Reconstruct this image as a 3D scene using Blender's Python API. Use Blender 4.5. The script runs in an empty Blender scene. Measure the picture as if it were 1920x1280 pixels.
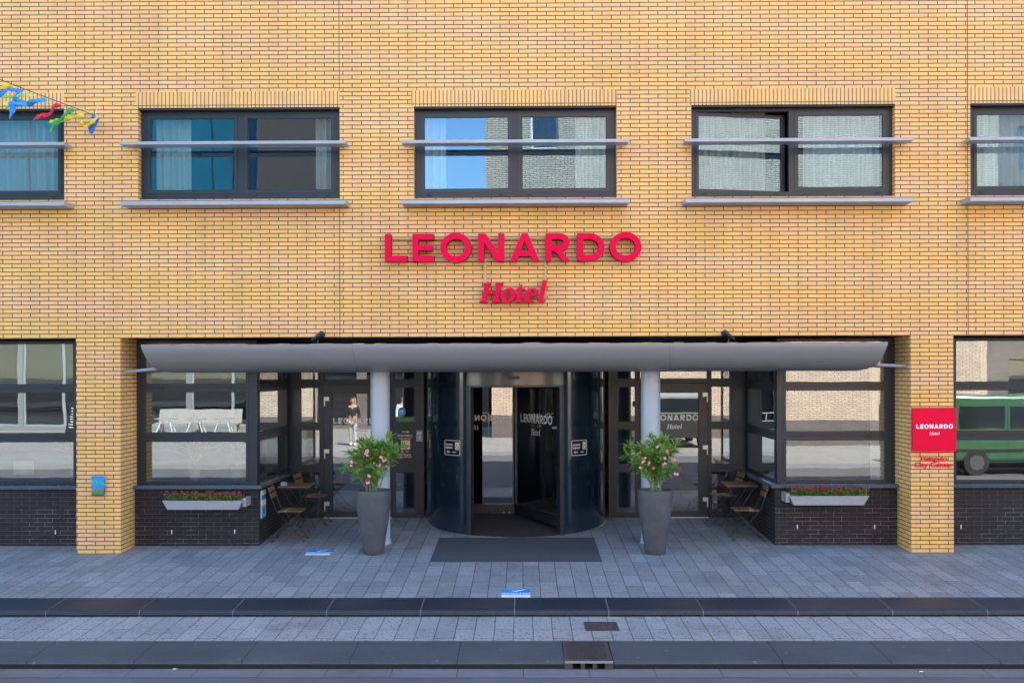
import bpy, bmesh, math, random
from mathutils import Vector, Matrix
random.seed(7)
rad = math.radians
COL = bpy.context.scene.collection
# ---------------------------------------------------------------- camera model
F = 1890.0; H = 2.533; D = 14.0; YAW = 0.0103; ROLL = -0.003
RM = Matrix.Rotation(YAW, 3, 'Z') @ Matrix.Rotation(rad(90), 3, 'X') @ Matrix.Rotation(ROLL, 3, 'Z')
CAM = Vector((0, -D, H))
SL = 0.0423                                    # the forecourt rises towards the doors
def ray(px, py): return RM @ Vector(((px-960)/F, (695-py)/F, -1))
def P(px, py, Y):                              # survey: picture reading -> (X, Z) on the vertical plane at depth Y
    d = ray(px, py); t = (Y+D)/d.y; p = CAM+d*t
    return p.x, p.z
def G(px, py, s=SL, z0=0.0):                   # survey: picture reading -> (X, Y, Z) on the ground z = z0 + s*Y
    d = ray(px, py); t = (z0+s*CAM.y-CAM.z)/(d.z-s*d.y); p = CAM+d*t
    return p.x, p.y, p.z
def gz(y): return SL*y
# ---------------------------------------------------------------- object helpers
def tag(o, label=None, cat=None, group=None, kind=None):
    if label: o['label'] = label
    if cat: o['category'] = cat
    if group: o['group'] = group
    if kind: o['kind'] = kind
    return o
def empty(name, loc=(0, 0, 0), rz=0, parent=None):
    o = bpy.data.objects.new(name, None); COL.objects.link(o)
    o.location = loc; o.rotation_euler = (0, 0, rz); o.empty_display_size = .1
    if parent: o.parent = parent
    return o
class MB:
    def __init__(s): s.v = []; s.f = []; s.m = []; s.sm = []; s.mats = []
    def mi(s, m):
        if m is None: return 0
        if m not in s.mats: s.mats.append(m)
        return s.mats.index(m)
    def add(s, vs, fs, m=None, smooth=False):
        n = len(s.v); s.v += [tuple(v) for v in vs]; k = s.mi(m)
        for f in fs: s.f.append(tuple(i+n for i in f)); s.m.append(k); s.sm.append(smooth)
        return s
    def box(s, x0, x1, y0, y1, z0, z1, m=None):
        vs = [(x, y, z) for z in (z0, z1) for y in (y0, y1) for x in (x0, x1)]
        return s.add(vs, [(0, 2, 3, 1), (4, 5, 7, 6), (0, 1, 5, 4), (2, 6, 7, 3), (0, 4, 6, 2), (1, 3, 7, 5)], m)
    def obox(s, c, ax, ay, az, m=None):        # oriented box, half-axis vectors
        c = Vector(c); ax = Vector(ax); ay = Vector(ay); az = Vector(az)
        vs = [c+ax*i+ay*j+az*k for k in (-1, 1) for j in (-1, 1) for i in (-1, 1)]
        return s.add(vs, [(0, 2, 3, 1), (4, 5, 7, 6), (0, 1, 5, 4), (2, 6, 7, 3), (0, 4, 6, 2), (1, 3, 7, 5)], m)
    def bar(s, a, b, w, t, up=(0, 0, 1), m=None):
        a = Vector(a); b = Vector(b); d = b-a; L = d.length; d = d/L; up = Vector(up)
        sd = d.cross(up)
        if sd.length < 1e-4: sd = d.cross(Vector((1, 0, 0)))
        sd.normalize(); u2 = sd.cross(d)
        return s.obox((a+b)/2, d*L/2, sd*w/2, u2*t/2, m)
    def tube(s, pts, r, n=8, m=None, cap=True):
        pts = [Vector(p) for p in pts]; N = len(pts)
        rr = r if isinstance(r, (list, tuple)) else [r]*N
        vs = []; fs = []
        for i, p in enumerate(pts):
            d = (pts[min(i+1, N-1)]-pts[max(i-1, 0)]).normalized()
            a = d.cross(Vector((0, 0, 1)))
            if a.length < .02: a = d.cross(Vector((0, 1, 0)))
            a.normalize(); b = a.cross(d)
            for k in range(n):
                t = 2*math.pi*k/n; vs.append(p+(a*math.cos(t)+b*math.sin(t))*rr[i])
        for i in range(N-1):
            for k in range(n):
                k2 = (k+1) % n; fs.append((i*n+k, i*n+k2, (i+1)*n+k2, (i+1)*n+k))
        s.add(vs, fs, m, True)
        if cap: s.add(vs[:n], [tuple(range(n))[::-1]], m); s.add(vs[-n:], [tuple(range(n))], m)
        return s
    def lathe(s, prof, c=(0, 0, 0), n=48, m=None, a0=0, a1=2*math.pi):
        full = abs(a1-a0-2*math.pi) < 1e-6; K = n if full else n+1
        vs = []; fs = []
        for r, z in prof:
            for k in range(K):
                t = a0+(a1-a0)*k/n; vs.append((c[0]+r*math.cos(t), c[1]+r*math.sin(t), c[2]+z))
        for i in range(len(prof)-1):
            for k in range(n):
                k2 = (k+1) % K; fs.append((i*K+k, i*K+k2, (i+1)*K+k2, (i+1)*K+k))
        return s.add(vs, fs, m, True)
    def prism(s, poly, y0, y1, m=None):        # poly in (x, z), extruded along y
        n = len(poly)
        vs = [(x, y0, z) for x, z in poly]+[(x, y1, z) for x, z in poly]
        return s.add(vs, [tuple(range(n)), tuple(range(2*n-1, n-1, -1))]+[(i, i+n, (i+1) % n+n, (i+1) % n) for i in range(n)], m)
    def holed(s, mp, u0, u1, z0, z1, holes, d0, d1, m=None):
        us = sorted(set([u0, u1]+[h[0] for h in holes]+[h[1] for h in holes]))
        zs = sorted(set([z0, z1]+[h[2] for h in holes]+[h[3] for h in holes]))
        def solid(i, j):
            if i < 0 or j < 0 or i >= len(us)-1 or j >= len(zs)-1: return False
            cu = (us[i]+us[i+1])/2; cz = (zs[j]+zs[j+1])/2
            return not any(h[0] < cu < h[1] and h[2] < cz < h[3] for h in holes)
        def q(pts): s.add([mp(*p) for p in pts], [(0, 1, 2, 3)], m)
        for i in range(len(us)-1):
            for j in range(len(zs)-1):
                if not solid(i, j): continue
                a, b, c, d = us[i], us[i+1], zs[j], zs[j+1]
                q([(a, d0, c), (b, d0, c), (b, d0, d), (a, d0, d)])
                q([(b, d1, c), (a, d1, c), (a, d1, d), (b, d1, d)])
                if not solid(i-1, j): q([(a, d1, c), (a, d0, c), (a, d0, d), (a, d1, d)])
                if not solid(i+1, j): q([(b, d0, c), (b, d1, c), (b, d1, d), (b, d0, d)])
                if not solid(i, j-1): q([(a, d1, c), (b, d1, c), (b, d0, c), (a, d0, c)])
                if not solid(i, j+1): q([(a, d0, d), (b, d0, d), (b, d1, d), (a, d1, d)])
        return s
    def build(s, name, m=None, parent=None, bevel=0, merge=False):
        me = bpy.data.meshes.new(name); me.from_pydata(s.v, [], s.f)
        if s.mats:
            if m and None in s.mats: pass
            for x in s.mats: me.materials.append(x)
        elif m: me.materials.append(m)
        for p, k, q in zip(me.polygons, s.m, s.sm):
            p.material_index = k if s.mats else 0; p.use_smooth = q
        bm = bmesh.new(); bm.from_mesh(me)
        if merge or bevel: bmesh.ops.remove_doubles(bm, verts=bm.verts, dist=1e-5)
        bmesh.ops.recalc_face_normals(bm, faces=bm.faces)
        bm.to_mesh(me); bm.free(); me.update()
        o = bpy.data.objects.new(name, me); COL.objects.link(o)
        if parent: o.parent = parent
        if bevel:
            b = o.modifiers.new('bevel', 'BEVEL'); b.width = bevel; b.segments = 2; b.limit_method = 'ANGLE'; b.angle_limit = rad(40)
        return o
ID = lambda u, d, z: (u, d, z)
def copy_tree(o, parent=None):
    c = o.copy(); COL.objects.link(c); c.parent = parent
    for ch in [k for k in COL.objects if k.parent == o]: copy_tree(ch, c)
    return c
# ---------------------------------------------------------------- materials
class NT:
    def __init__(s, name):
        s.mat = bpy.data.materials.new(name); s.mat.use_nodes = True
        s.t = s.mat.node_tree; s.b = s.t.nodes['Principled BSDF']; s.out = s.t.nodes['Material Output']
    def n(s, typ, ins=None, **kw):
        x = s.t.nodes.new('ShaderNode'+typ)
        for k, v in kw.items(): setattr(x, k, v)
        for k, v in (ins or {}).items():
            if isinstance(v, bpy.types.NodeSocket): s.t.links.new(v, x.inputs[k])
            else: x.inputs[k].default_value = v
        return x
    def math(s, op, a, b=0.0, c=0.0):
        x = s.t.nodes.new('ShaderNodeMath'); x.operation = op
        for i, v in enumerate((a, b, c)):
            if isinstance(v, bpy.types.NodeSocket): s.t.links.new(v, x.inputs[i])
            else: x.inputs[i].default_value = v
        return x.outputs[0]
    def mix(s, fac, a, b, mode='MIX'):
        x = s.t.nodes.new('ShaderNodeMix'); x.data_type = 'RGBA'; x.blend_type = mode
        for i, v in ((0, fac), (6, a), (7, b)):
            if isinstance(v, bpy.types.NodeSocket): s.t.links.new(v, x.inputs[i])
            else: x.inputs[i].default_value = v if i == 0 else (tuple(v)+(1,) if len(v) == 3 else v)
        return x.outputs[2]
    def ramp(s, fac, stops):
        x = s.t.nodes.new('ShaderNodeValToRGB'); e = x.color_ramp.elements
        while len(e) < len(stops): e.new(.5)
        for q, (p, c) in zip(e, stops): q.position = p; q.color = tuple(c)+(1,) if len(c) == 3 else c
        s.t.links.new(fac, x.inputs[0]); return x.outputs[0]
    def set(s, **kw):
        names = dict(color='Base Color', rough='Roughness', metal='Metallic', normal='Normal', coat='Coat Weight', spec='Specular IOR Level', emit='Emission Color', estr='Emission Strength', alpha='Alpha', crough='Coat Roughness', trans='Transmission Weight')
        for k, v in kw.items():
            i = s.b.inputs[names[k]]
            if isinstance(v, bpy.types.NodeSocket): s.t.links.new(v, i)
            else: i.default_value = tuple(v)+(1,) if isinstance(v, (tuple, list)) and len(v) == 3 else v
        return s.mat
    def pos(s): return s.n('NewGeometry').outputs['Position']
    def noise(s, scale, vec=None, detail=4, rough=.55):
        i = {'Scale': scale, 'Detail': detail, 'Roughness': rough}
        if vec is not None: i['Vector'] = vec
        return s.n('TexNoise', i).outputs['Fac']
    def bump(s, h, strength=.3, dist=.01, nrm=None):
        i = {'Height': h, 'Strength': strength, 'Distance': dist}
        if nrm is not None: i['Normal'] = nrm
        return s.n('Bump', i).outputs['Normal']
def simple(name, c, rough=.5, metal=0., var=.12, nscale=6., bump=0., **kw):
    t = NT(name); p = t.n('TexCoord').outputs['Object']
    nz = t.noise(nscale, p, 5, .6)
    f = t.math('SUBTRACT', nz, .5); f = t.math('MULTIPLY_ADD', f, var*4, 1.0)
    cc = t.n('VectorMath', {0: tuple(c), 'Scale': f}, operation='SCALE').outputs[0]
    r2 = t.math('MULTIPLY_ADD', t.noise(nscale*3, p), .16, rough-.08)
    t.set(color=cc, rough=r2, metal=metal, **kw)
    if bump: t.set(normal=t.bump(t.noise(nscale*12, p), bump, .004))
    return t.mat
def brickmat(name, c1, c2, mortar, bw, rh, ms, z0=0., soldier=False, x0=0., rough=.55, effl=0., off=.5):
    t = NT(name); g = t.n('NewGeometry'); sp = t.n('SeparateXYZ', {0: g.outputs['Position']}); sn = t.n('SeparateXYZ', {0: g.outputs['Normal']})
    side = t.math('GREATER_THAN', t.math('ABSOLUTE', sn.outputs[0]), .6)
    flat = t.math('GREATER_THAN', t.math('ABSOLUTE', sn.outputs[2]), .6)
    u = t.math('ADD', t.math('MULTIPLY', sp.outputs[0], t.math('SUBTRACT', 1., side)), t.math('MULTIPLY', sp.outputs[1], side))
    v = t.math('ADD', t.math('MULTIPLY', sp.outputs[2], t.math('SUBTRACT', 1., flat)), t.math('MULTIPLY', sp.outputs[1], flat))
    u = t.math('SUBTRACT', u, x0-400*bw); v = t.math('SUBTRACT', v, z0-400*rh)
    if soldier: u, v = t.math('SUBTRACT', t.math('SUBTRACT', sp.outputs[2], z0), -10*bw), t.math('ADD', sp.outputs[0], 400*rh)
    vec = t.n('CombineXYZ', {0: u, 1: v}).outputs[0]
    wob = t.n('TexNoise', {'Vector': g.outputs['Position'], 'Scale': 9., 'Detail': 2.}).outputs['Color']
    wv = t.n('VectorMath', {0: wob, 1: (.5, .5, .5)}, operation='SUBTRACT').outputs[0]
    vec = t.n('VectorMath', {0: wv, 'Scale': .003}, operation='SCALE').outputs[0] if False else t.n('VectorMath', {0: vec, 1: t.n('VectorMath', {0: wv, 'Scale': .004}, operation='SCALE').outputs[0]}, operation='ADD').outputs[0]
    br = t.n('TexBrick', {'Vector': vec, 'Color1': c1+(1,), 'Color2': c2+(1,), 'Mortar': mortar+(1,), 'Scale': 1., 'Mortar Size': ms, 'Mortar Smooth': .15, 'Bias': 0., 'Brick Width': bw, 'Row Height': rh}, offset=0. if soldier else off)
    big = t.noise(.7, g.outputs['Position'], 4, .6); fine = t.noise(60., g.outputs['Position'], 3)
    k = t.math('ADD', t.math('MULTIPLY_ADD', big, .34, .84), t.math('MULTIPLY', t.math('SUBTRACT', fine, .5), .14))
    c = t.n('VectorMath', {0: br.outputs['Color'], 'Scale': k}, operation='SCALE').outputs[0]
    stk = t.n('TexNoise', {'Vector': t.n('VectorMath', {0: g.outputs['Position'], 1: (5., 5., .35)}, operation='MULTIPLY').outputs[0], 'Scale': 1., 'Detail': 5., 'Roughness': .65}).outputs['Fac']
    c = t.n('VectorMath', {0: c, 'Scale': t.math('MINIMUM', t.math('MULTIPLY_ADD', stk, .55, .74), 1.04)}, operation='SCALE').outputs[0]
    if effl:
        ef = t.math('MULTIPLY', t.math('MULTIPLY', t.math('GREATER_THAN', t.noise(2.2, g.outputs['Position'], 6, .7), .52), t.math('LESS_THAN', sp.outputs[2], .55)), effl)
        c = t.mix(t.math('MULTIPLY', ef, br.outputs['Fac']), c, (.42, .38, .34))
    h = t.math('SUBTRACT', 1., br.outputs['Fac']); h = t.math('MULTIPLY_ADD', fine, .15, h)
    t.set(color=c, rough=rough, normal=t.bump(h, .7, .006)); return t.mat
ZS = P(500, 632.5, 0)[1]                        # underside of the upper wall
M = {}
M['brick'] = brickmat('yellow_brick', (.90, .50, .165), (.85, .46, .14), (.10, .066, .06), .2575, .0578, .0064, ZS, x0=.09, rough=.5)
M['soldier'] = brickmat('yellow_brick_soldier', (.90, .50, .165), (.85, .46, .14), (.10, .066, .06), .24, .0545, .0060, 0., soldier=True, rough=.5)
M['dark_brick'] = brickmat('dark_brick', (.010, .007, .009), (.020, .014, .016), (.05, .045, .045), .223, .0607, .0048, 0., rough=.7, effl=.22)
M['far_brick'] = brickmat('pale_brick', (.70, .53, .40), (.56, .42, .31), (.10, .08, .07), .26, .0725, .010, 0.)
M['far_dark'] = brickmat('brown_brick', (.09, .07, .065), (.14, .11, .1), (.25, .23, .22), .26, .0725, .006, 0.)
M['frame'] = simple('anthracite_frame', (.010, .018, .028), .38, var=.05)
M['frame2'] = simple('anthracite_sash', (.013, .023, .034), .36, var=.05)
M['gasket'] = simple('black_gasket', (.008, .008, .01), .5)
M['sill'] = simple('blue_grey_sill', (.06, .09, .12), .25, var=.1)
M['shelf'] = simple('zinc_shelf', (.36, .385, .44), .42, metal=.35, var=.1, nscale=3)
M['shelf_under'] = M['shelf']
M['dark'] = simple('dark_interior', (.014, .013, .014), .8)
M['soffit'] = simple('dark_soffit', (.018, .017, .018), .6)
M['canopy'] = simple('grey_canopy_steel', (.235, .228, .228), .36, metal=.1, var=.03, nscale=1.2)
M['rust'] = simple('rusty_lip', (.42, .26, .15), .7, var=.4, nscale=9)
M['column'] = simple('pale_column_paint', (.42, .46, .52), .3, var=.03)
M['steel'] = simple('brushed_steel', (.5, .5, .52), .28, metal=.9, var=.05)
M['header'] = simple('header_metal', (.075, .072, .072), .2, metal=.85, var=.05, nscale=2)
M['drum'] = simple('gloss_navy_drum', (.007, .018, .028), .14, var=.1, coat=1., crough=.06)
M['drumedge'] = simple('dark_drum_trim', (.03, .032, .038), .3, metal=.3)
M['red'] = simple('sign_red', (.84, .001, .055), .5, var=.02, spec=.08)
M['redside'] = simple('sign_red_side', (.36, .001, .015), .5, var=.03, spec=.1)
M['signred'] = simple('panel_red', (.85, .002, .04), .45, var=.02, spec=.12)
M['conduit'] = simple('yellow_conduit', (.62, .42, .2), .5)
M['white'] = simple('white_vinyl', (.92, .92, .91), .5, var=.02)
M['cream'] = simple('cream_vinyl', (.80, .71, .54), .5, var=.02)
M['blue'] = simple('sticker_blue', (.008, .27, .72), .4, var=.05)
M['skyblue'] = simple('sticker_light_blue', (.12, .48, .72), .4, var=.05)
M['green'] = simple('sign_green', (.05, .55, .12), .4, var=.05)
M['dkgreen'] = simple('strip_green', (.04, .16, .08), .4, var=.05)
M['text_dark'] = simple('dark_text', (.1, .12, .2), .5)
M['pot'] = simple('charcoal_pot', (.075, .077, .083), .58, var=.26, nscale=5, bump=.25)
M['soil'] = simple('soil', (.05, .032, .02), .95, var=.4, nscale=30, bump=.8)
M['wood'] = simple('acacia_slat', (.23, .115, .055), .5, var=.3, nscale=16)
M['woodlt'] = simple('worn_slat', (.46, .26, .13), .5, var=.3, nscale=16)
M['black'] = simple('black_metal', (.016, .017, .02), .4)
M['boxgrey'] = simple('grey_box', (.36, .36, .39), .45, var=.08, nscale=12)
M['mat'] = simple('coir_mat', (.062, .062, .07), .95, var=.35, nscale=90, bump=.9)
M['mat2'] = simple('inner_mat', (.034, .031, .032), .95, var=.35, nscale=90, bump=.9)
M['blind'] = simple('roller_blind', (.60, .59, .50), .8, var=.03, nscale=30)
M['curtain'] = simple('white_curtain', (.60, .60, .57), .85, var=.04)
M['iron'] = simple('rusty_iron', (.085, .07, .068), .6, metal=.3, var=.25, nscale=14, bump=.5)
M['void'] = simple('black_void', (.002, .002, .002), .9)
M['cable'] = simple('thin_cable', (.06, .04, .04), .6)
M['brown'] = simple('brown_leather', (.20, .06, .025), .45, var=.2)
M['lobby'] = simple('lobby_wall', (.12, .085, .06), .7, var=.1, nscale=2)
M['lobbyfloor'] = simple('lobby_floor', (.07, .035, .025), .35, var=.2, nscale=2)
M['bin'] = simple('dark_green_bin', (.01, .05, .035), .4)
M['silver'] = simple('hinge_silver', (.66, .64, .60), .3, metal=.4, var=.03)
def leafmat(name, c1, c2, sc=9.):
    t = NT(name); n = t.noise(sc, t.n('TexCoord').outputs['Object'], 5, .7)
    c = t.ramp(n, [(.3, c1), (.7, c2)])
    t.set(color=c, rough=.42, spec=.4); 
    tr = t.n('BsdfTranslucent', {'Color': c}); mx = t.n('MixShader', {0: .22, 1: t.b.outputs[0], 2: tr.outputs[0]})
    t.t.links.new(mx.outputs[0], t.out.inputs[0]); return t.mat
M['leaf'] = leafmat('oleander_leaf', (.07, .21, .035), (.36, .54, .10))
M['leaf2'] = leafmat('bedding_leaf', (.05, .20, .025), (.16, .40, .05), 20)
M['stem'] = simple('green_stem', (.16, .24, .07), .6, var=.3)
M['pink'] = simple('pink_blossom', (.95, .36, .42), .6, var=.3, nscale=30)
M['darkred'] = simple('dark_red_blossom', (.22, .004, .014), .55, var=.5, nscale=30)
def glassmat(name, refl, tint, wav=.06, rtint=(.93, .98, 1.0), ws=2.2):
    t = NT(name); t.t.nodes.remove(t.b)
    fr = t.n('Fresnel', {'IOR': 1.5}).outputs[0]
    nn = t.noise(ws, t.pos(), 1, .4); bp = t.bump(nn, wav, .012)
    fac = t.math('MINIMUM', t.math('ADD', fr, refl), 1.)
    g = t.n('BsdfGlossy', {'Color': rtint+(1,), 'Roughness': .0, 'Normal': bp}); tr = t.n('BsdfTransparent', {'Color': tint+(1,)})
    mx = t.n('MixShader', {0: fac, 1: tr.outputs[0], 2: g.outputs[0]}); t.t.links.new(mx.outputs[0], t.out.inputs[0])
    return t.mat
M['glass_up'] = glassmat('coated_glass', .09, (.82, .87, .87), .06, (.50, .76, 1.0))
M['glass'] = glassmat('shop_glass', .13, (.80, .82, .81), .035, (.86, .95, 1.0))
M['glass_door'] = glassmat('door_glass', .15, (.75, .75, .75), .02, (.88, .95, 1.0))
M['glass_far'] = glassmat('far_glass', .10, (.3, .3, .3), .02)
def paving(name, c1, c2, x0=0., joint=.0043, L=.52, W=.2075, pits=1.):
    t = NT(name); g = t.n('NewGeometry'); sp = t.n('SeparateXYZ', {0: g.outputs['Position']})
    vec = t.n('CombineXYZ', {0: t.math('ADD', sp.outputs[1], 100*L), 1: t.math('ADD', sp.outputs[0], 400*W+x0)}).outputs[0]
    br = t.n('TexBrick', {'Vector': vec, 'Color1': c1+(1,), 'Color2': c2+(1,), 'Mortar': (.035, .037, .038, 1), 'Scale': 1., 'Mortar Size': joint, 'Mortar Smooth': .2, 'Bias': 0., 'Brick Width': L, 'Row Height': W}, offset=.42, offset_frequency=2, squash=1.)
    big = t.noise(.9, g.outputs['Position'], 5, .65); med = t.noise(7., g.outputs['Position'], 5, .6)
    fine = t.noise(42., g.outputs['Position'], 3, .6)
    vo = t.n('TexVoronoi', {'Vector': g.outputs['Position'], 'Scale': 24., 'Randomness': 1.}).outputs['Distance']
    pit = t.math('MULTIPLY', t.math('LESS_THAN', vo, .27), t.math('GREATER_THAN', med, .46))
    k = t.math('ADD', t.math('MULTIPLY_ADD', big, .5, .74), t.math('MULTIPLY', t.math('SUBTRACT', med, .5), .35))
    k = t.math('MULTIPLY_ADD', t.math('SUBTRACT', fine, .5), .35, k)
    k = t.math('MULTIPLY', k, t.math('SUBTRACT', 1., t.math('MULTIPLY', pit, .42*pits)))
    c = t.n('VectorMath', {0: br.outputs['Color'], 'Scale': k}, operation='SCALE').outputs[0]
    st_ = t.ramp(t.noise(1.7, g.outputs['Position'], 7, .72), [(.30, (.72, .72, .72)), (.46, (1, 1, 1)), (.66, (1, 1, 1)), (.78, (1.2, 1.2, 1.2))])
    c = t.n('VectorMath', {0: c, 1: st_}, operation='MULTIPLY').outputs[0]
    vg = t.n('TexVoronoi', {'Vector': g.outputs['Position'], 'Scale': 3.1}).outputs['Distance']
    c = t.mix(t.math('MULTIPLY', t.math('LESS_THAN', vg, .07), .35), c, (.09, .095, .10))
    moss = t.math('MULTIPLY', br.outputs['Fac'], t.math('GREATER_THAN', t.noise(3., g.outputs['Position'], 4, .6), .56))
    c = t.mix(t.math('MULTIPLY', moss, .5), c, (.06, .075, .03)); c = t.mix(t.math('MULTIPLY', t.ramp(t.noise(.55, g.outputs['Position'], 5, .7), [(.42, (0, 0, 0)), (.68, (1, 1, 1))]), .55), c, t.n('VectorMath', {0: c, 1: (1.15, .93, .80)}, operation='MULTIPLY').outputs[0])
    h = t.math('SUBTRACT', t.math('MULTIPLY_ADD', fine, .3, 1.), t.math('ADD', br.outputs['Fac'], t.math('MULTIPLY', pit, .5)))
    t.set(color=c, rough=t.math('MULTIPLY_ADD', med, .3, .5), normal=t.bump(h, .55, .004)); return t.mat
M['paving'] = paving('grey_granite_paving', (.215, .236, .248), (.30, .317, .328))
M['paving2'] = paving('speckled_granite_paving', (.275, .293, .305), (.345, .36, .366), x0=.1, L=.83, W=.204, pits=1.5)
M['farpave'] = paving('far_paving', (.27, .27, .265), (.31, .31, .30), L=.3, W=.3, pits=.3)
def speckled(name, c, rough, sc=60., spots=.0, gum=True, bmp=.4):
    t = NT(name); p = t.pos(); n1 = t.noise(sc, p, 4, .7); n2 = t.noise(1.3, p, 5, .65)
    k = t.math('ADD', t.math('MULTIPLY', n1, .7), t.math('MULTIPLY_ADD', n2, .9, .2))
    cc = t.n('VectorMath', {0: c, 'Scale': k}, operation='SCALE').outputs[0]
    if gum:
        vo = t.n('TexVoronoi', {'Vector': p, 'Scale': 5.}).outputs['Distance']
        cc = t.mix(t.math('MULTIPLY', t.math('LESS_THAN', vo, .085), .6), cc, tuple(x*2.6 for x in c))
    t.set(color=cc, rough=rough, normal=t.bump(n1, bmp, .004)); return t.mat
M['kerb'] = speckled('kerb_concrete', (.062, .070, .078), .75)
M['step'] = speckled('bluestone_step', (.020, .028, .040), .46, 20., gum=False, bmp=.08)
M['asphalt'] = speckled('asphalt', (.115, .112, .118), .8, 130., gum=False, bmp=.9)
M['gutter'] = paving('gutter_slabs', (.15, .155, .165), (.17, .175, .185), L=.4, W=.62, pits=0.)
M['joint'] = simple('light_mortar', (.26, .265, .275), .8)
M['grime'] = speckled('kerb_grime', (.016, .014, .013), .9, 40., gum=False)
M['ground'] = simple('earth', (.1, .1, .09), .9)
# ================================================================ glyphs
def stroke(pts, w, closed=False):
    """thick polyline -> quad strip (verts, faces) in 2D; w a number or a list"""
    n = len(pts); ws = w if isinstance(w, (list, tuple)) else [w]*n; L = []; R = []
    for i in range(n):
        a = pts[i-1] if (i > 0 or closed) else pts[i]; b = pts[(i+1) % n] if (i < n-1 or closed) else pts[i]
        d = Vector((b[0]-a[0], b[1]-a[1])); d.normalize(); nx, ny = -d.y, d.x
        L.append((pts[i][0]+nx*ws[i]/2, pts[i][1]+ny*ws[i]/2)); R.append((pts[i][0]-nx*ws[i]/2, pts[i][1]-ny*ws[i]/2))
    return L, R, closed
def ell(cx, cy, rx, ry, a0=0, a1=360, n=40):
    return [(cx+rx*math.cos(rad(a0+(a1-a0)*i/n)), cy+ry*math.sin(rad(a0+(a1-a0)*i/n))) for i in range(n+1)]
def glyph_solid(mb, strokes, mp, d0, d1, m=None, ms=None):
    """strokes in 2D -> solid between depth d0 (front) and d1; mp(u, v, d) -> xyz. every stroke 0.4 mm proud of the last"""
    for q, (L, R, closed) in enumerate(strokes):
        n = len(L); f0 = d0-.0004*q*(1 if d1 > d0 else -1); vs = []
        for i in range(n):
            vs += [mp(L[i][0], L[i][1], f0), mp(R[i][0], R[i][1], f0), mp(R[i][0], R[i][1], d1), mp(L[i][0], L[i][1], d1)]
        K = n if closed else n-1; ff = []; sf = []
        for i in range(K):
            a = i*4; b = ((i+1) % n)*4
            ff += [(a, a+1, b+1, b)]; sf += [(a+1, a+2, b+2, b+1), (a+2, a+3, b+3, b+2), (a+3, a, b, b+3)]
        if not closed: sf += [(0, 3, 2, 1), ((n-1)*4, (n-1)*4+1, (n-1)*4+2, (n-1)*4+3)]
        mb.add(vs, ff, m); base = len(mb.v)-len(vs)
        k = mb.mi(ms or m)
        for f in sf: mb.f.append(tuple(i+base for i in f)); mb.m.append(k); mb.sm.append(False)
CAPX = {'L': (0, .78), 'E': (.98, 1.75), 'O': (1.975, 3.09), 'N': (3.32, 4.25), 'A': (4.46, 5.51), 'R': (5.73, 6.60), 'D': (6.85, 7.82), 'O2': (8.0, 9.13)}
def cap(ch, x0, x1, s):
    h = s/2
    if ch == 'L': return [stroke([(x0+h, 1), (x0+h, 0)], s), stroke([(x0+h*.2, h), (x1, h)], s)]
    if ch == 'E': return [stroke([(x0+h, 1), (x0+h, 0)], s)]+[stroke([(x0+h*.2, y), (x, y)], s) for y, x in ((h, x1), (.5, x1-.05), (1-h, x1))]
    if ch[0] == 'O': return [stroke(ell((x0+x1)/2, .5, (x1-x0)/2-h, .53-h)[:-1], s, True)]
    if ch == 'N': return [stroke([(x0+h, 0), (x0+h, 1)], s), stroke([(x1-h, 0), (x1-h, 1)], s), ([(x0, 1), (x1-s*1.25, 0)], [(x0+s*1.25, 1), (x1, 0)], False)]
    if ch == 'A':
        m = (x0+x1)/2; return [([(x0, 0), (m-s*.5, 1)], [(x0+s*1.1, 0), (m+s*.5, 1)], False), ([(x1-s*1.1, 0), (m-s*.5, 1)], [(x1, 0), (m+s*.5, 1)], False), stroke([(x0+.26, .27), (x1-.26, .27)], s*.85)]
    if ch == 'R': return [stroke([(x0+h, 0), (x0+h, 1)], s), stroke([(x0+h*.2, 1-h), (x0+.45, 1-h)]+ell(x0+.48, .68, .29-h+.08, .32-h, 88, -88, 16)+[(x0+.45, .36+h), (x0+h*.2, .36+h)], s), ([(x0+.26, .42), (x1-s*1.2, 0)], [(x0+.26+s*1.15, .42), (x1, 0)], False)]
    if ch == 'D': return [stroke([(x0+h, 0), (x0+h, 1)], s), stroke([(x0+h*.2, 1-h), (x0+.38, 1-h)]+ell(x0+.42, .5, .55-h, .5-h, 88, -88, 24)+[(x0+.38, h), (x0+h*.2, h)], s)]
def shear(st, k=.2): return [([(x+k*y, y) for x, y in L], [(x+k*y, y) for x, y in R], c) for L, R, c in st]
def hotel_script(s=.17, t=.075):
    g = {}
    g['H'] = [stroke([(.2, 0), (.2, 1)], s), stroke([(.82, 0), (.82, 1)], s), stroke([(.2, .5), (.82, .5)], t*1.2)]+[stroke([(x-.2, y), (x+.2, y)], t) for x in (.2, .82) for y in (t/2, 1-t/2)]
    g['o'] = [stroke(ell(1.40, .36, .24, .32)[:-1], [t+(s-t)*abs(math.cos(rad(360*i/40))) for i in range(40)], True)]
    g['t'] = [stroke([(1.95, .92), (1.93, .22), (1.98, .08), (2.08, .05), (2.18, .14)], [t*.8, s, s*.8, t*1.2, t*.7]), stroke([(1.78, .68), (2.18, .68)], t)]
    e = ell(2.56, .36, .24, .32, 0, 310, 30)
    g['e'] = [stroke(e, [t+(s-t)*abs(math.cos(rad(i*310/30)))*(.5 if i < 6 else 1) for i in range(31)]), stroke([(2.36, .38), (2.80, .38)], t)]
    g['l'] = [stroke([(3.10, 1.1), (3.08, .2), (3.13, .07), (3.22, .05), (3.31, .14)], [s, s, s*.8, t*1.2, t*.7]), stroke([(2.96, 1.06), (3.16, 1.06)], t)]
    return {k: shear(v) for k, v in g.items()}
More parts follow.
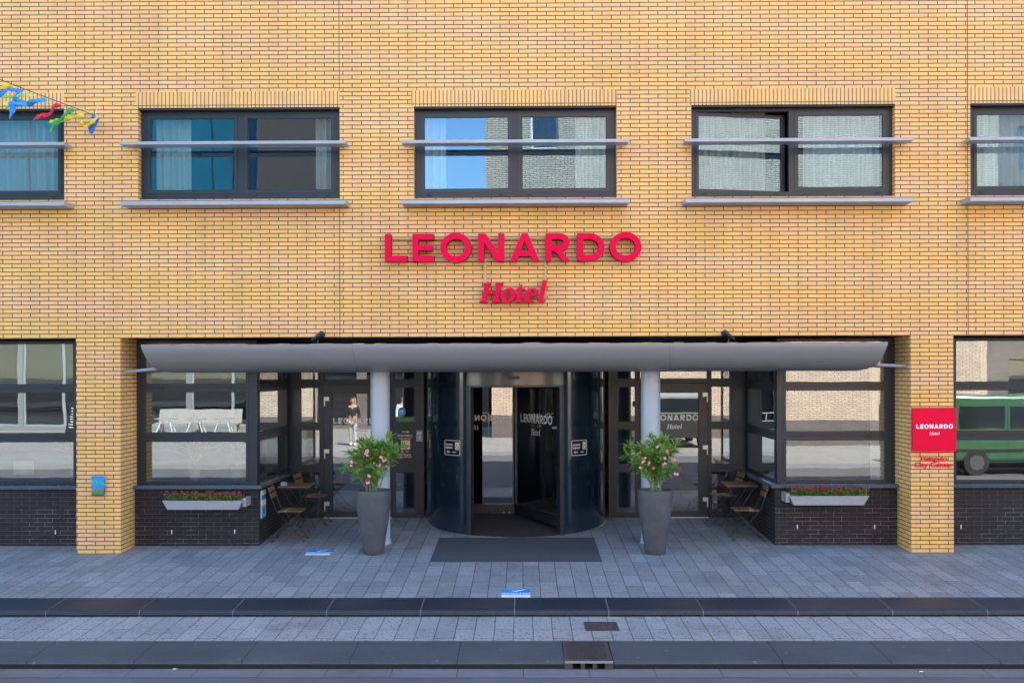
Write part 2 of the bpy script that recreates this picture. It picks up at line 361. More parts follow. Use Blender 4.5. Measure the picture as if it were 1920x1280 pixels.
def leonardo(mp, d0, d1, m, parent, name='lettering', s=.21, sub=True, ms=None, hs=.17):
    if sub:
        for ch, (a, b) in CAPX.items():
            mb = MB(); glyph_solid(mb, cap(ch, a, b, s), mp, d0, d1, m, ms); mb.build('letter', None, parent)
    else:
        mb = MB()
        for ch, (a, b) in CAPX.items(): glyph_solid(mb, cap(ch, a, b, s), mp, d0, d1, m, ms)
        return mb
def textmesh(txt, size, mp, d, m, parent=None, name='lettering', align='LEFT', thick=.0015, sh=0.0, bold=0.0):
    cu = bpy.data.curves.new('t', 'FONT'); cu.body = txt; cu.size = size; cu.align_x = align; cu.shear = sh; cu.resolution_u = 3; cu.offset = bold
    ob = bpy.data.objects.new('t', cu); COL.objects.link(ob)
    dg = bpy.context.evaluated_depsgraph_get(); me = bpy.data.meshes.new_from_object(ob.evaluated_get(dg))
    vs = [mp(v.co.x, v.co.y, d) for v in me.vertices]; fs = [tuple(p.vertices) for p in me.polygons]
    bpy.data.objects.remove(ob); bpy.data.curves.remove(cu); bpy.data.meshes.remove(me)
    mb = MB(); mb.add(vs, fs, m); return mb if parent is None else mb.build(name, None, parent)
# ================================================================ ground
def strip(name, y0, z0, y1, z1, m, x0=-60, x1=60):
    mb = MB(); mb.add([(x0, y0, z0), (x1, y0, z0), (x1, y1, z1), (x0, y1, z1)], [(0, 1, 2, 3)]); return tag(mb.build(name, m), kind='structure')
YB, YF = -2.30, -2.83; ZB, ZF = gz(YB), gz(YF)
strip('ground', -400, -.62, 400, -.62, M['ground'], -400, 400)
strip('forecourt_paving', YB, ZB, 3.4, gz(3.4), M['paving'])
YK0, YK1 = G(960, 1201, .02, -.19+.02*2.83)[1], -4.40
ZL = -.19; ZK0 = ZL-.02*(YF-YK0)
strip('pavement', YK0, ZK0, YF+.02, ZL, M['paving2'])
# step: polished bluestone slabs with rounded nosing
def profile_blocks(name, prof, L, x0, n, m, gap, mj, dark=()):
    mb = MB(); k = len(prof)
    for i in range(n):
        a = x0+i*L+gap/2; b = x0+(i+1)*L-gap/2
        vs = [(a, y, z) for y, z in prof]+[(b, y, z) for y, z in prof]
        mb.add(vs, [tuple(range(k)), tuple(range(2*k-1, k-1, -1))]+[(j, j+k, (j+1) % k+k, (j+1) % k) for j in range(k) if j not in dark], m)
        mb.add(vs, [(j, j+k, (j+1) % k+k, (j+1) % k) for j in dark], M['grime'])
    c = [(y*1., z-.001) for y, z in prof]
    cy = sum(p[0] for p in prof)/k
    c = [(cy+(y-cy)*.99, z) for y, z in c]
    vs = [(x0, y, z) for y, z in c]+[(x0+n*L, y, z) for y, z in c]
    mb.add(vs, [(j, j+k, (j+1) % k+k, (j+1) % k) for j in range(k)], mj)
    return tag(mb.build(name), kind='structure')
rr = .035
pr = [(YB-.001, ZB+.001), (YF+.055, ZF+.002)]+[(YF+.055-.055*math.sin(rad(a))-0, ZF+.002-.045*(1-math.cos(rad(a)))) for a in (15, 35, 55, 75, 90)]+[(YF+.012, ZF-.048), (YF+.012, -.25), (YB-.001, -.25)]
xs = G(965, 1132)[0]
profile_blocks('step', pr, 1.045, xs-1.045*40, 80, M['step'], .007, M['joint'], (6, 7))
zt = -.235
pr = [(YK0, ZK0+.002), (YK1+.05, zt+.003)]+[(YK1+.05-.05*math.sin(rad(a)), zt+.003-.04*(1-math.cos(rad(a)))) for a in (20, 45, 70, 90)]+[(YK1-.004, -.33), (YK0, -.33)]
xk = G(653, 1245, 0, -.25)[0]
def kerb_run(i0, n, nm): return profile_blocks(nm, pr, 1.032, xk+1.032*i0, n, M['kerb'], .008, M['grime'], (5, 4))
# the kerb is interrupted by the gully
gx0 = P(1058, 1230, YK1)[0]; gx1 = P(1150, 1230, YK1)[0]
kerb_run(-40, 42, 'kerb')
def kerb_piece(a, b):
    mb = MB(); k = len(pr)
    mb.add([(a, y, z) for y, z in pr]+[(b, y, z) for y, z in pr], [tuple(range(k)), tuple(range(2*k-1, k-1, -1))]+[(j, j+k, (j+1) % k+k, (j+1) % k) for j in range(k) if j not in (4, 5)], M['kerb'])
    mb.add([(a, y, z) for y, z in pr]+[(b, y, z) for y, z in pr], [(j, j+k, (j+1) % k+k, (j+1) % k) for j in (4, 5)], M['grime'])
    tag(mb.build('kerb'), kind='structure')
kerb_piece(xk+2*1.032+.004, gx0-.006)
nx = xk+4*1.032
kerb_piece(gx1+.006, nx-.004) if nx-gx1 > .1 else None
kerb_run(4 if nx-gx1 > .1 else 5, 40, 'kerb')
strip('gutter', -4.66, -.303, YK1+.02, -.301, M['gutter'])
strip('road', -14.1, -.30, -4.655, -.306, M['asphalt'])
mb = MB(); mb.box(-60, 60, -14.35, -14.1, -.5, -.17); tag(mb.build('far_kerb', M['joint']), kind='structure')
strip('far_pavement', -60, -.165, -14.34, -.175, M['farpave'])
# gully
g = empty('street_gully', ((gx0+gx1)/2, YK1+.2, ZK0))
w = (gx1-gx0)/2
mb = MB(); ty0 = YK0-YK1-.2
hs = [(-w+.06+i*.18*(2*w-.12)/.54+.02, -w+.06+(i+1)*.18*(2*w-.12)/.54-.02, -.115, -.045) for i in range(3)]
hs = [(a, b, zt-.066-ZK0, zt-.008-ZK0) for a, b, _, _ in hs]
mb.holed(ID, -w, w, -.33-ZK0, zt+.002-ZK0, hs, -.212, -.17)
mb.build('grate_front', M['iron'], g)
mb = MB(); mb.box(-w+.01, w-.01, -.14, .2, -.3, -.02); mb.build('chamber', M['void'], g)
mb = MB(); mb.add([(-w, -.205, zt+.004-ZK0), (w, -.205, zt+.004-ZK0), (w-.01, ty0-.01, .006), (-w+.01, ty0-.01, .006), (-w, -.205, zt-.012-ZK0), (w, -.205, zt-.012-ZK0), (w-.01, ty0-.01, -.012), (-w+.01, ty0-.01, -.012)], [(0, 1, 2, 3), (7, 6, 5, 4), (0, 4, 5, 1), (2, 6, 7, 3), (0, 3, 7, 4), (1, 5, 6, 2)])
n = 26
for i in range(n):
    x = -w+.05+i*(2*w-.1)/(n-1); y0 = -.13; y1 = ty0-.05
    zz = lambda y: zt+.005-ZK0+(y+.205)*(.007-(zt+.005-ZK0))/(ty0+.195)
    mb.add([(x-.004, y0, zz(y0)), (x+.004, y0, zz(y0)), (x+.004, y1, zz(y1)), (x-.004, y1, zz(y1)), (x-.004, y0, zz(y0)+.004), (x+.004, y0, zz(y0)+.004), (x+.004, y1, zz(y1)+.004), (x-.004, y1, zz(y1)+.004)], [(4, 5, 6, 7), (0, 1, 5, 4), (2, 3, 7, 6), (0, 4, 7, 3), (1, 2, 6, 5)])
mb.build('cover', M['iron'], g)
mb = MB(); mb.box(-w+.005, w-.005, -.222, -.2, zt-.008-ZK0, zt+.008-ZK0); mb.build('edge_bar', M['shelf'], g)
tag(g, 'rusty iron street gully with three square mouths set in the kerb', 'drain')
# access cover
ax0, ay0, _ = G(1098, 1182, .02, -.19+.0566); ax1, ay1, az1 = G(1156, 1166, .02, -.19+.0566)
g = empty('access_cover', ((ax0+ax1)/2, (ay0+ay1)/2, ZL-.02*(YF-(ay0+ay1)/2))); g.rotation_euler = (math.atan(.02), 0, 0)
aw = (ax1-ax0)/2; ah = (ay1-ay0)/2
mb = MB(); mb.holed(lambda u, d, z: (u, z, d), -aw, aw, -ah, ah, [(-aw+.02, aw-.02, -ah+.02, ah-.02)], .008, -.02); mb.build('cover_frame', M['iron'], g)
mb = MB(); mb.box(-aw+.022, aw-.022, -ah+.022, ah-.022, -.02, .005)
for i in range(14):
    x = -aw+.04+i*(2*aw-.08)/13; mb.box(x-.006, x+.006, -ah+.028, -ah+.055, .0045, .009)
mb.box(-.06, .06, -.025, -.012, .0045, .009); mb.box(-.06, .06, .012, .025, .0045, .009); mb.box(-.1, .1, ah-.06, ah-.045, .0045, .008)
mb.build('lid', M['iron'], g)
tag(g, 'small rusty rectangular access cover in the lower pavement strip', 'manhole cover')
# ================================================================ hotel building
hotel = empty('hotel_building', (0, 0, 0))
tag(hotel, 'yellow brick hotel front with black framed windows and glazed recessed entrance', 'building')
XL0, XL1 = P(143, 850, 0)[0], P(226, 850, 0)[0]; XR0, XR1 = P(1708, 850, 0)[0], P(1788, 850, 0)[0]
PITCH = (P(1484, 280, 0)[0]-P(444.5, 284, 0)[0])/2; WC = P(966, 282, 0)[0]; WW = P(1156, 282, 0)[0]-P(776, 282, 0)[0]
ZW0 = P(966, 371, 0)[1]; ZW1 = P(966, 199, 0)[1]; TOPZ = 14.0
wins = [(WC+k*PITCH-WW/2, WC+k*PITCH+WW/2) for k in (-3, -2, -1, 0, 1, 2, 3)]
holes = [(a, b, ZW0, ZW1) for a, b in wins]
holes += [(a, b, ZW0+3.6*k, ZW1+3.6*k) for a, b in wins for k in (1, 2)]
mb = MB(); mb.holed(ID, -16, 16, ZS, TOPZ, holes, 0, .32); mb.build('upper_wall', M['brick'], hotel)
mb = MB()
for a, b in ((XL0, XL1), (XR0, XR1)): mb2 = MB(); mb2.box(a, b, .0, .9, -.12, ZS); mb2.build('brick_pier', M['brick'], hotel)
for a, b in ((XL0-11.5, XL0-10.95), (XR1+10.95, XR1+11.5)): mb2 = MB(); mb2.box(a, b, .0, .9, -.12, ZS); mb2.build('brick_pier', M['brick'], hotel)
mb = MB(); mb.box(-16, 16, 13.7, 14, -.2, TOPZ-.01); mb.box(-16, -15.7, .33, 13.69, -.2, TOPZ-.01); mb.box(15.7, 16, .33, 13.69, -.2, TOPZ-.01); mb.build('rear_wall', M['brick'], hotel)
mb = MB(); mb.box(-15.69, 15.69, .33, 13.69, TOPZ-.3, TOPZ-.05); mb.build('roof', M['dark'], hotel)
mb = MB(); mb.box(-16, 16, .33, 13.69, ZS+.004, ZS+.25); mb.build('soffit', M['soffit'], hotel)
mb = MB(); mb.box(-15.69, 15.69, .33, 13.69, ZW0+3.0, ZW0+3.3); mb.box(-15.69, 15.69, .33, 13.69, ZW0-.95+7.1, ZW0+7.4-.95); mb.build('floor_slab', M['dark'], hotel)
mb = MB(); mb.box(-15.6, 15.6, 4.2, 4.3, ZS+.26, TOPZ-.4)
for k in range(-4, 4): x = WC+(k+.5)*PITCH; mb.box(x-.05, x+.05, .7, 4.19, ZS+.26, ZW0+2.99)
mb.build('room_wall', M['dark'], hotel)
# soldier courses and expansion joints
for k, (a, b) in enumerate(wins):
    mb = MB(); zt1 = ZW1+(199-170)/135*1.0; mb.box(a-.03, b+.0, -.003, .05, ZW1+.0, ZW1+.222); mb.build('soldier_course', M['soldier'], hotel)
for px in (637, 1815):
    x = P(px, 500, 0)[0]; mb = MB(); mb.box(x-.004, x+.004, -.002, .02, ZS, TOPZ-1); mb.build('expansion_joint', M['grime'], hotel)
# -------- glazed panel: frame with sash rings and panes
def glazed(name, parent, mp, u0, u1, z0, z1, panes, d=0., t=.07, ring=.035, glass='glass', seg=None, fm='frame', dd=1):
    fr = MB(); fr.holed(mp, u0, u1, z0, z1, panes, d, d+t*dd)
    root = fr.build(name, M[fm], parent)
    for (a, b, c, e) in panes:
        sh = MB(); sh.holed(mp, a-ring, b+ring, c-ring, e+ring, [(a+.008, b-.008, c+.008, e-.008)], d-.008*dd, d+.03*dd); sh.build('sash', M['frame2'], root)
        gs = MB(); gs.holed(mp, a+.0085, b-.0085, c+.0085, e-.0085, [(a+.016, b-.016, c+.016, e-.016)], d-.002*dd, d+.026*dd); gs.build('gasket', M['gasket'], root)
        gl = MB(); gl.holed(mp, a+.012, b-.012, c+.012, e-.012, [], d+.004*dd, d+.018*dd); gl.build('pane', M[glass], root)
    return root
def wavy(name, parent, x0, x1, y, z0, z1, m, seed=0, amp=.035):
    rn = random.Random(seed); n = max(8, int((x1-x0)/.012)); mb = MB(); vs = []; fs = []
    ph = rn.random()*6; fq = 55+rn.random()*20
    for i in range(n+1):
        x = x0+(x1-x0)*i/n; yy = y+amp*math.sin(x*fq+ph+1.5*math.sin(x*9+ph))+.015*math.sin(x*17+ph)
        vs += [(x, yy, z0), (x, yy-.01, z1)]
    for i in range(n): fs.append((2*i, 2*i+2, 2*i+3, 2*i+1))
    mb.add(vs, fs, None, True); return mb.build(name, m, parent)
YG = .115
for k, (a, b) in enumerate(wins):
    kk = k-3
    fw = (P(792, 282, YG)[0]-P(776, 282, YG)[0])
    z0 = ZW0+.0; z1 = ZW1-.03
    pz0 = P(870, 356, YG)[1]; pz1 = P(870, 219, YG)[1]; mid = (a+b)/2; sc = (YG+D)/D
    pl = (a+.125, mid-.085, pz0, pz1); pr_ = (mid+.085, b-.125, pz0, pz1)
    if kk == 1:
        wn = glazed('window', hotel, ID, a+.002, b-.002, z0, z1, [pr_], YG, glass='glass_up')
        # the open casement: replaced below by a hinged leaf
        bpy.data.objects.remove(wn.children[0]) if False else None
        wn2 = wn.data; 
        mbf = MB(); hole = (a+.075, mid-.03, pz0-.05, pz1+.05); mbf.holed(ID, a+.002, b-.002, z0, z1, [hole, pr_], YG, YG+.07); o2 = mbf.build('tmp', M['frame']); old = wn.data; wn.data = o2.data; bpy.data.objects.remove(o2); bpy.data.meshes.remove(old)
        ang = rad(6.5); hx = a+.08
        mpr = lambda u, d, z, hx=hx, ang=ang: (hx+(u-hx)*math.cos(ang)-(d-YG)*math.sin(ang), YG+.01+(u-hx)*math.sin(ang)+(d-YG)*math.cos(ang), z-(u-hx)*.012)
        A, B_, C_, E_ = hole; lf = MB(); lf.holed(mpr, A+.006, B_-.006, C_+.006, E_-.006, [(A+.05, B_-.06, C_+.05, E_-.05)], YG, YG+.05); sash = lf.build('open_sash', M['frame2'], wn)
        gl = MB(); gl.holed(mpr, A+.045, B_-.055, C_+.045, E_-.045, [], YG+.012, YG+.026); gl.build('open_pane', M['glass_up'], wn)
        hd = MB(); hd.tube([mpr(B_-.03, YG+.06, (C_+E_)/2-.1), mpr(B_-.03, YG+.10, (C_+E_)/2-.06), mpr(B_-.03, YG+.10, (C_+E_)/2-.22)], .012); hd.build('handle', M['black'], wn)
        sash['label'] = 'left casement tilted inwards'
    else:
        wn = glazed('window', hotel, ID, a+.002, b-.002, z0, z1, [pl, pr_], YG, glass='glass_up')
    mb = MB(); mb.box(a+.002, b-.002, .005, YG-.002, z1+.002, ZW1-.003); mb.build('blind_box', M['gasket'], wn)
    for q in (a+.2, mid-.2, mid+.2, b-.2):
        mb = MB(); mb.box(q-.03, q+.03, YG-.006, YG+.001, z0+.045, z0+.07); mb.build('drain_cap', M['gasket'], wn)
    # curtains behind
    if kk == -2: cs = [(a+.2, b-.15)]
    elif kk == -1: cs = [(a+.1, a+.62), (b-.42, b-.08)]
    elif kk == 0: cs = [(a+.08, a+.42), (b-.55, b-.1)]
    elif kk == 1: cs = [(a+.1, a+1.12), (mid+.25, b-.1)]
    else: cs = [(a+.15, a+1.3), (b-.5, b-.1)]
    for j, (c0, c1) in enumerate(cs): wavy('curtain', wn, c0, c1, YG+.28, z0-.1, z1+.05, M['curtain'], k*3+j)
    # shelves: brise-soleil blade and sill
    for nm, zz, th, dep in (('sun_blade', P(966, 264.5, -.3)[1], .05, .30), ('window_sill', P(966, 377.5, -.3)[1], .052, .30)):
        s0 = a-.135; s1 = b+.135; mb = MB()
        prof = [(-.30, zz+th/2), (-.30, zz-th/2), (-.285, zz-th/2-.006), (-.002, zz-th/2-.004), (-.002, zz+th/2+.012)] if nm == 'window_sill' else [(-.30, zz+th/2-.004), (-.296, zz-th/2+.004), (-.28, zz-th/2), (-.05, zz-th/2+.01), (-.04, zz+th/2-.01)]
        n = len(prof); mb.add([(s0+(.03 if False else 0), y, z) for y, z in prof]+[(s1, y, z) for y, z in prof], [tuple(range(n)), tuple(range(2*n-1, n-1, -1))]+[(i, i+n, (i+1) % n+n, (i+1) % n) for i in range(n)])
        o = mb.build(nm, M['shelf'], hotel, bevel=.003)
        if nm == 'sun_blade':
            for q in (s0+.1, s1-.1): mb = MB(); mb.box(q-.02, q+.02, -.06, .002, zz-.012, zz+.012); mb.build('bracket', M['shelf'], o)
# -------- ground floor bays
YP, YFm, YSL = .51, .59, .44
XC_L = P(485, 960, YP)[0]; XC_R = P(1453, 960, YP)[0]
ZSL = P(370, 906, YFm)[1]; ZSB = P(370, 917, YSL)[1]          # sill top and bottom
def plinth(x0, x1, y0, y1, nm='plinth_wall'):
    mb = MB(); mb.box(x0, x1, y0, y1, -.15, ZSB); mb.build(nm, M['dark_brick'], hotel)
plinth(XL1, XC_L, YP, YP+.2); plinth(XC_L-.2, XC_L-.0, YP+.2, 2.62, 'plinth_return')
plinth(XC_R, XR0, YP, YP+.2); plinth(XC_R, XC_R+.2, YP+.2, 2.62, 'plinth_return')
plinth(-16, XL0, YP, YP+.2); plinth(XR1, 16, YP, YP+.2)
def sill(x0, x1, ret=0):
    mb = MB(); mb.box(x0, x1, YSL, YFm+.12, ZSB, ZSL-.012)
    if ret < 0: mb.box(x1-.2, x1+0, YFm+.12, 2.6, ZSB, ZSL-.012)
    if ret > 0: mb.box(x0, x0+.2, YFm+.12, 2.6, ZSB, ZSL-.012)
    mb.build('sill', M['sill'], hotel, bevel=.006)
sill(XL1+.002, XC_L+.06, -1); sill(XC_R-.06, XR0-.002, 1); sill(-16, XL0-.002); sill(XR1+.002, 16)
zp = [(P(370, b_, YFm)[1], P(370, a_, YFm)[1]) for a_, b_ in ((642, 721), (733.5, 812.5), (826, 904))]
ztop = ZS-.02
def bay(u0, u1, us, sgn=0):
    pn = [(a, b, c, e) for a, b in us for c, e in zp]
    w = glazed('shop_window', hotel, ID, u0, u1, ZSL-.01, ztop, pn, YFm, t=.09, ring=.02)
    for a, b in us:
        for c, e in zp[:2]+[(zp[2][0], 0)]:
            for q in (a+.25, b-.25): mb = MB(); mb.box(q-.04, q+.04, YFm-.009, YFm+.001, c-.062, c-.04); mb.build('drain_cap', M['gasket'], w)
    return w
xw = lambda px: P(px, 800, YFm)[0]
bay(XL1+.003, xw(482), [(xw(271), xw(463))])
bay(xw(1457), XR0-.003, [(xw(1472), xw(1661))])
bay(-16, XL0-.003, [(xw(-230), xw(-60)), (xw(-40), xw(139.5))])
bay(XR1+.003, 16, [(xw(1791), xw(1990)), (xw(2010), xw(2200))])
# roller blinds, inside
for a, b, c in ((271, 463, 720), (1640, 1661, 905), (-230, 139, 720), (1850, 2200, 712)):
    mb = MB(); z_ = P(300, c, YFm)[1]; mb.box(xw(a)-.02, xw(b)+.02, YFm+.13, YFm+.134, z_-.02, ztop-.01); mb.build('roller_blind', M['blind'], hotel)
# return windows of the bays (face the entrance)
YD = 2.65
def ret(X, sgn):
    mp = lambda u, d, z: (X-sgn*d, u, z)
    pn = [(YFm+.13, YD-.22, c, e) for c, e in zp]
    w = glazed('return_window', hotel, mp, YFm+.0925, YD-.05, ZSL-.01, ztop, pn, 0, t=.07, ring=.03)
    mb = MB(); mb.obox((X+sgn*.012, 1.35, zp[2][0]-.065), (0, .05, 0), (.012, 0, 0), (0, 0, .028)); mb.build('vent_cap', M['silver'], w)
XRL = xw(482); XRR = xw(1457)
ret(XRL, 1); ret(XRR, -1)
# vertical blinds / pale reveal behind the return windows
for X, s in ((XRL, -1), (XRR, 1)):
    mb = MB(); mb.box(min(X+s*.16, X+s*.17), max(X+s*.16, X+s*.17), 1.75, YD-.25, ZSL, ztop-.01); mb.build('roller_blind', M['blind'], hotel)
# weep vents
for px, py in ((104, 997), (322, 996.5), (440, 996), (1495, 987), (1640, 987), (1802, 987)):
    x, z = P(px, py, YP); mb = MB(); mb.box(x-.006, x+.006, YP-.003, YP+.01, z-.03, z+.03); mb.build('weep_vent', M['white'], hotel)
# entrance glazing at YD
xd = lambda px: P(px, 800, YD)[0]
zd = lambda py: P(700, py, YD)[1]
zb = gz(YD)
rows = [(zd(793), zd(725)), (zd(872), zd(804)), (zd(963), zd(884))]
tr_z = (zd(712.5), ztop-.05)
def entrance(side):
    if side < 0:
        U0, U1 = XRL-.1, xd(795); sl = [(xd(563.5), xd(600.5)), (xd(740), xd(778.5))]; dr = (xd(608), xd(735)); dg = (xd(622.5), xd(719.5))
    else:
        U0, U1 = xd(1141), XRR+.1; sl = [(xd(1156), xd(1192)), (xd(1332.5), xd(1369.5))]; dr = (xd(1199), xd(1327)); dg = (xd(1213), xd(1310.5))
    pn = []
    for i, (a, b) in enumerate(sl): pn += [(a, b, c, e) for c, e in rows]+[(a, b)+tr_z]
    if side < 0: pn = [q for q in pn if not (q[0] == sl[1][0] and q[2] == rows[1][0])]
    pn.append(dr[:2]+tr_z)
    zt = zd(719)
    gl = glazed('entrance_glazing', hotel, ID, U0, U1, zb-.02, ztop, pn+[], YD, t=.08, ring=.012, glass='glass_door')
    # cut the door opening by rebuilding the frame with one more hole
    old = gl.data; mb = MB(); mb.holed(ID, U0, U1, zb-.02, ztop, pn+[(dr[0], dr[1], zb-.02, zt)], YD, YD+.08); o = mb.build('tmp', M['frame']); gl.data = o.data; bpy.data.objects.remove(o); bpy.data.meshes.remove(old)
    door = empty('entrance_door', (0, 0, 0), 0, hotel)
    a, b = dr; c, e = zb+.012, zt-.006
    gh = (dg[0], dg[1], zd(960), zd(736.5))
    mb = MB(); mb.holed(ID, a+.006, b-.006, c, e, [gh], YD-.014, YD+.05); mb.build('door_frame', M['frame2'], door)
    mb = MB(); mb.holed(ID, gh[0], gh[1], gh[2], gh[3], [(gh[0]+.012, gh[1]-.012, gh[2]+.012, gh[3]-.012)], YD-.006, YD+.03); mb.build('gasket', M['gasket'], door)
    mb = MB(); mb.holed(ID, gh[0]+.008, gh[1]-.008, gh[2]+.008, gh[3]-.008, [], YD+.002, YD+.016); mb.build('pane', M['glass_door'], door)
    hx = a if side < 0 else b
    for py in (751, 849, 947) if side < 0 else (745, 843, 940):
        z = zd(py); mb = MB(); s = 1 if side < 0 else -1
        mb.box(min(hx+s*.0, hx+s*.085), max(hx, hx+s*.085), YD-.035, YD-.015, z+.0, z+.065); mb.tube([(hx+s*.01, YD-.03, z-.09), (hx+s*.01, YD-.03, z+.03)], .013, 10); mb.build('hinge', M['silver'], door)
    hx2 = b-.06 if side < 0 else a+.06
    mb = MB(); mb.tube([(hx2, YD-.015, .98), (hx2, YD-.07, .98), (hx2, YD-.07, 1.5), (hx2, YD-.015, 1.5)], .013); mb.build('pull_handle', M['steel'], door)
    # threshold
    mb = MB(); mb.box(a, b, YD-.05, YD+.03, zb-.01, zb+.01); mb.build('threshold', M['silver'], door)
    # vinyl lettering: cap height from the picture
    x0 = xd(624.5 if side < 0 else 1218.5); ch = .098; zz = zd(794 if side < 0 else 789.5)
    mbl = leonardo(lambda u, v, d: (x0+u*ch*.895, d, zz+v*ch), YD-.001, YD+.0015, M['white'], None, s=.24, sub=False); mbl.build('lettering', None, door)
    hxp = xd(660 if side < 0 else 1250); hz = zd(809 if side < 0 else 805); mb = MB(); hh = .075
    for st in hotel_script(.17, .08).values(): glyph_solid(mb, st, lambda u, v, d: (hxp+u*hh, d, hz+v*hh), YD-.001, YD+.0015, M['white'])
    mb.build('lettering', None, door)
entrance(-1); entrance(1)
# lobby interior
mb = MB(); mb.box(-15.69, 15.69, 7.5, 7.6, -.1, ZS+.0); mb.build('lobby_wall', M['lobby'], hotel)
mb = MB(); mb.add([(-15.7, YD+.1, zb-.01), (15.7, YD+.1, zb-.01), (15.7, 7.5, zb), (-15.7, 7.5, zb)], [(0, 1, 2, 3)])
mb.add([(-15.7, YP+.2, .0), (XC_L-.2, YP+.2, .0), (XC_L-.2, YD+.1, .0), (-15.7, YD+.1, 0)], [(0, 1, 2, 3)])
mb.add([(XC_R+.2, YP+.2, .0), (15.7, YP+.2, .0), (15.7, YD+.1, .0), (XC_R+.2, YD+.1, 0)], [(0, 1, 2, 3)]); mb.build('lobby_floor', M['lobbyfloor'], hotel)
# -------- revolving door
rev = empty('revolving_door', (0, 0, 0), 0, hotel)
XC, YC, R = P(967, 800, 2.49)[0], 2.49, 1.45
zc = gz(1.1)
zh = P(967, 722, YC-R)[1]
def arc_panel(mb, a0, a1, r0, r1, z0, z1, n=24, m=None):
    vs = []; fs = []
    for i in range(n+1):
        t = a0+(a1-a0)*i/n
        for r in (r0, r1):
            for z in ((z0 if not callable(z0) else z0(t)), z1): vs.append((XC+r*math.cos(t), YC+r*math.sin(t), z))
    for i in range(n):
        a = i*4; b = a+4
        fs += [(a, b, b+1, a+1), (a+2, a+3, b+3, b+2), (a+1, b+1, b+3, a+3), (a, a+2, b+2, b)]
    fs += [(0, 1, 3, 2), (n*4, n*4+2, n*4+3, n*4+1)]
    mb.add(vs, fs, m, False)
def curved(name, a0, a1, r0, r1, z0, z1, m, n=28):
    mb = MB(); arc_panel(mb, a0, a1, r0, r1, z0, z1, n); o = mb.build(name, m, rev)
    for p in o.data.polygons: p.use_smooth = abs(p.normal.z) < .5
    o.modifiers.new('es', 'EDGE_SPLIT').split_angle = rad(30); return o
zg = lambda t: gz(YC+R*math.sin(t))-.02
ha = math.asin(.735/R)
aL = -math.pi/2-ha; aR = -math.pi/2+ha
curved('drum_panel', -math.pi+.06-.25, aL, R-.05, R, zg, 2.9, M['drum'])
curved('drum_panel', aR, -.06+.25, R-.05, R, zg, 2.9, M['drum'])
for aa in (aL-.58, aR+.58): curved('drum_seam', aa-.004, aa+.004, R-.01, R+.002, zg, 2.9, M['gasket'], 2)
for aa in (aL, aR):
    s = 1 if aa == aL else -1; curved('door_jamb', min(aa, aa+s*.05), max(aa, aa+s*.05), R-.09, R+.004, zg, zh, M['drumedge'], 4)
curved('header', aL-.0, aR+.0, R-.06, R-.001, zh+.0, 2.9, M['header'])
curved('header_trim', aL, aR, R-.10, R+.004, zh-.03, zh+.002, M['drumedge'])
curved('floor_ring', -math.pi+.1, -.1, R+.003, R+.018, lambda t: gz(YC+R*math.sin(t))-.02, 0.0, M['silver']) if False else None
mb = MB(); n = 60; vs = []; fs = []
for i in range(n+1):
    t = -math.pi+math.pi*i/n
    for r in (R, R+.022): x = XC+r*math.cos(t); y = YC+r*math.sin(t); vs.append((x, y, gz(y)+.006))
for i in range(n): fs.append((2*i, 2*i+1, 2*i+3, 2*i+2))
mb.add(vs, fs); mb.build('floor_ring', M['silver'], rev)
mb = MB(); mb.add([(XC+(R-.002)*math.cos(2*math.pi*i/64), YC+(R-.002)*math.sin(2*math.pi*i/64), gz(YC+(R-.002)*math.sin(2*math.pi*i/64))+.004) for i in range(64)], [tuple(range(64))]); mb.build('inner_mat', M['mat2'], rev)
mb = MB(); mb.lathe([(0.001, zh+.03), (R-.06, zh+.03), (R-.06, zh+.06), (.001, zh+.06)], (XC, YC, 0), 48); mb.build('drum_ceiling', M['soffit'], rev)
mb = MB(); sx, sz = P(963, 708, YC-R); mb.box(sx-.09, sx+.09, YC-R-.035, YC-R+.02, sz-.022, sz+.022); mb.build('motion_sensor', M['drumedge'], rev, bevel=.006)
mb = MB(); mb.box(sx-.03, sx+.03, YC-R-.037, YC-R-.034, sz-.006, sz+.006); mb.build('sensor_window', M['gasket'], rev)
# leaves
Yl = 2.93; Xp = P(966, 850, Yl)[0]; Xl0 = P(879, 850, Yl)[0]
Bx, By, _ = G(1056, 998)
def leaf(p0, p1, lab, mirrored=False, lx=.5, hide=False, w=.045):
    p0 = Vector((p0[0], p0[1])); p1 = Vector((p1[0], p1[1])); d = (p1-p0); L = d.length; d.normalize(); nn = Vector((d.y, -d.x))
    mp = lambda u, dd, z: (p0.x+d.x*u-nn.x*dd, p0.y+d.y*u-nn.y*dd, z)
    zb_ = lambda: max(gz(p0.y), gz(p1.y))+.012
    z0 = zb_(); z1 = zh+.025
    o = empty('door_leaf', (0, 0, 0), 0, None); bpy.data.objects.remove(o)
    mb = MB(); mb.holed(mp, 0, L, z0, z1, [(w, L-w, z0+.17, z1-.09)], -.025, .025); lf = mb.build('door_leaf', M['drumedge'], rev)
    mb = MB(); mb.holed(mp, w-.004, L-w+.004, z0+.166, z1-.086, [], -.005, .005); mb.build('leaf_pane', M['glass_door'], rev)
    return mp, L, z0, z1
mpA, LA, zA0, zA1 = leaf((Xl0, Yl), (Xp, Yl), 'a')
mpB, LB, zB0, zB1 = leaf((Xp, Yl), (Bx-.02, By+.02), 'b')
mpC, LC, _, _ = leaf((Xl0-.35, Yl), (Xl0, Yl), 'c')
mb = MB(); mb.tube([(Xp, Yl, zA0), (Xp, Yl, zA1)], .035, 12); mb.build('centre_post', M['drumedge'], rev)
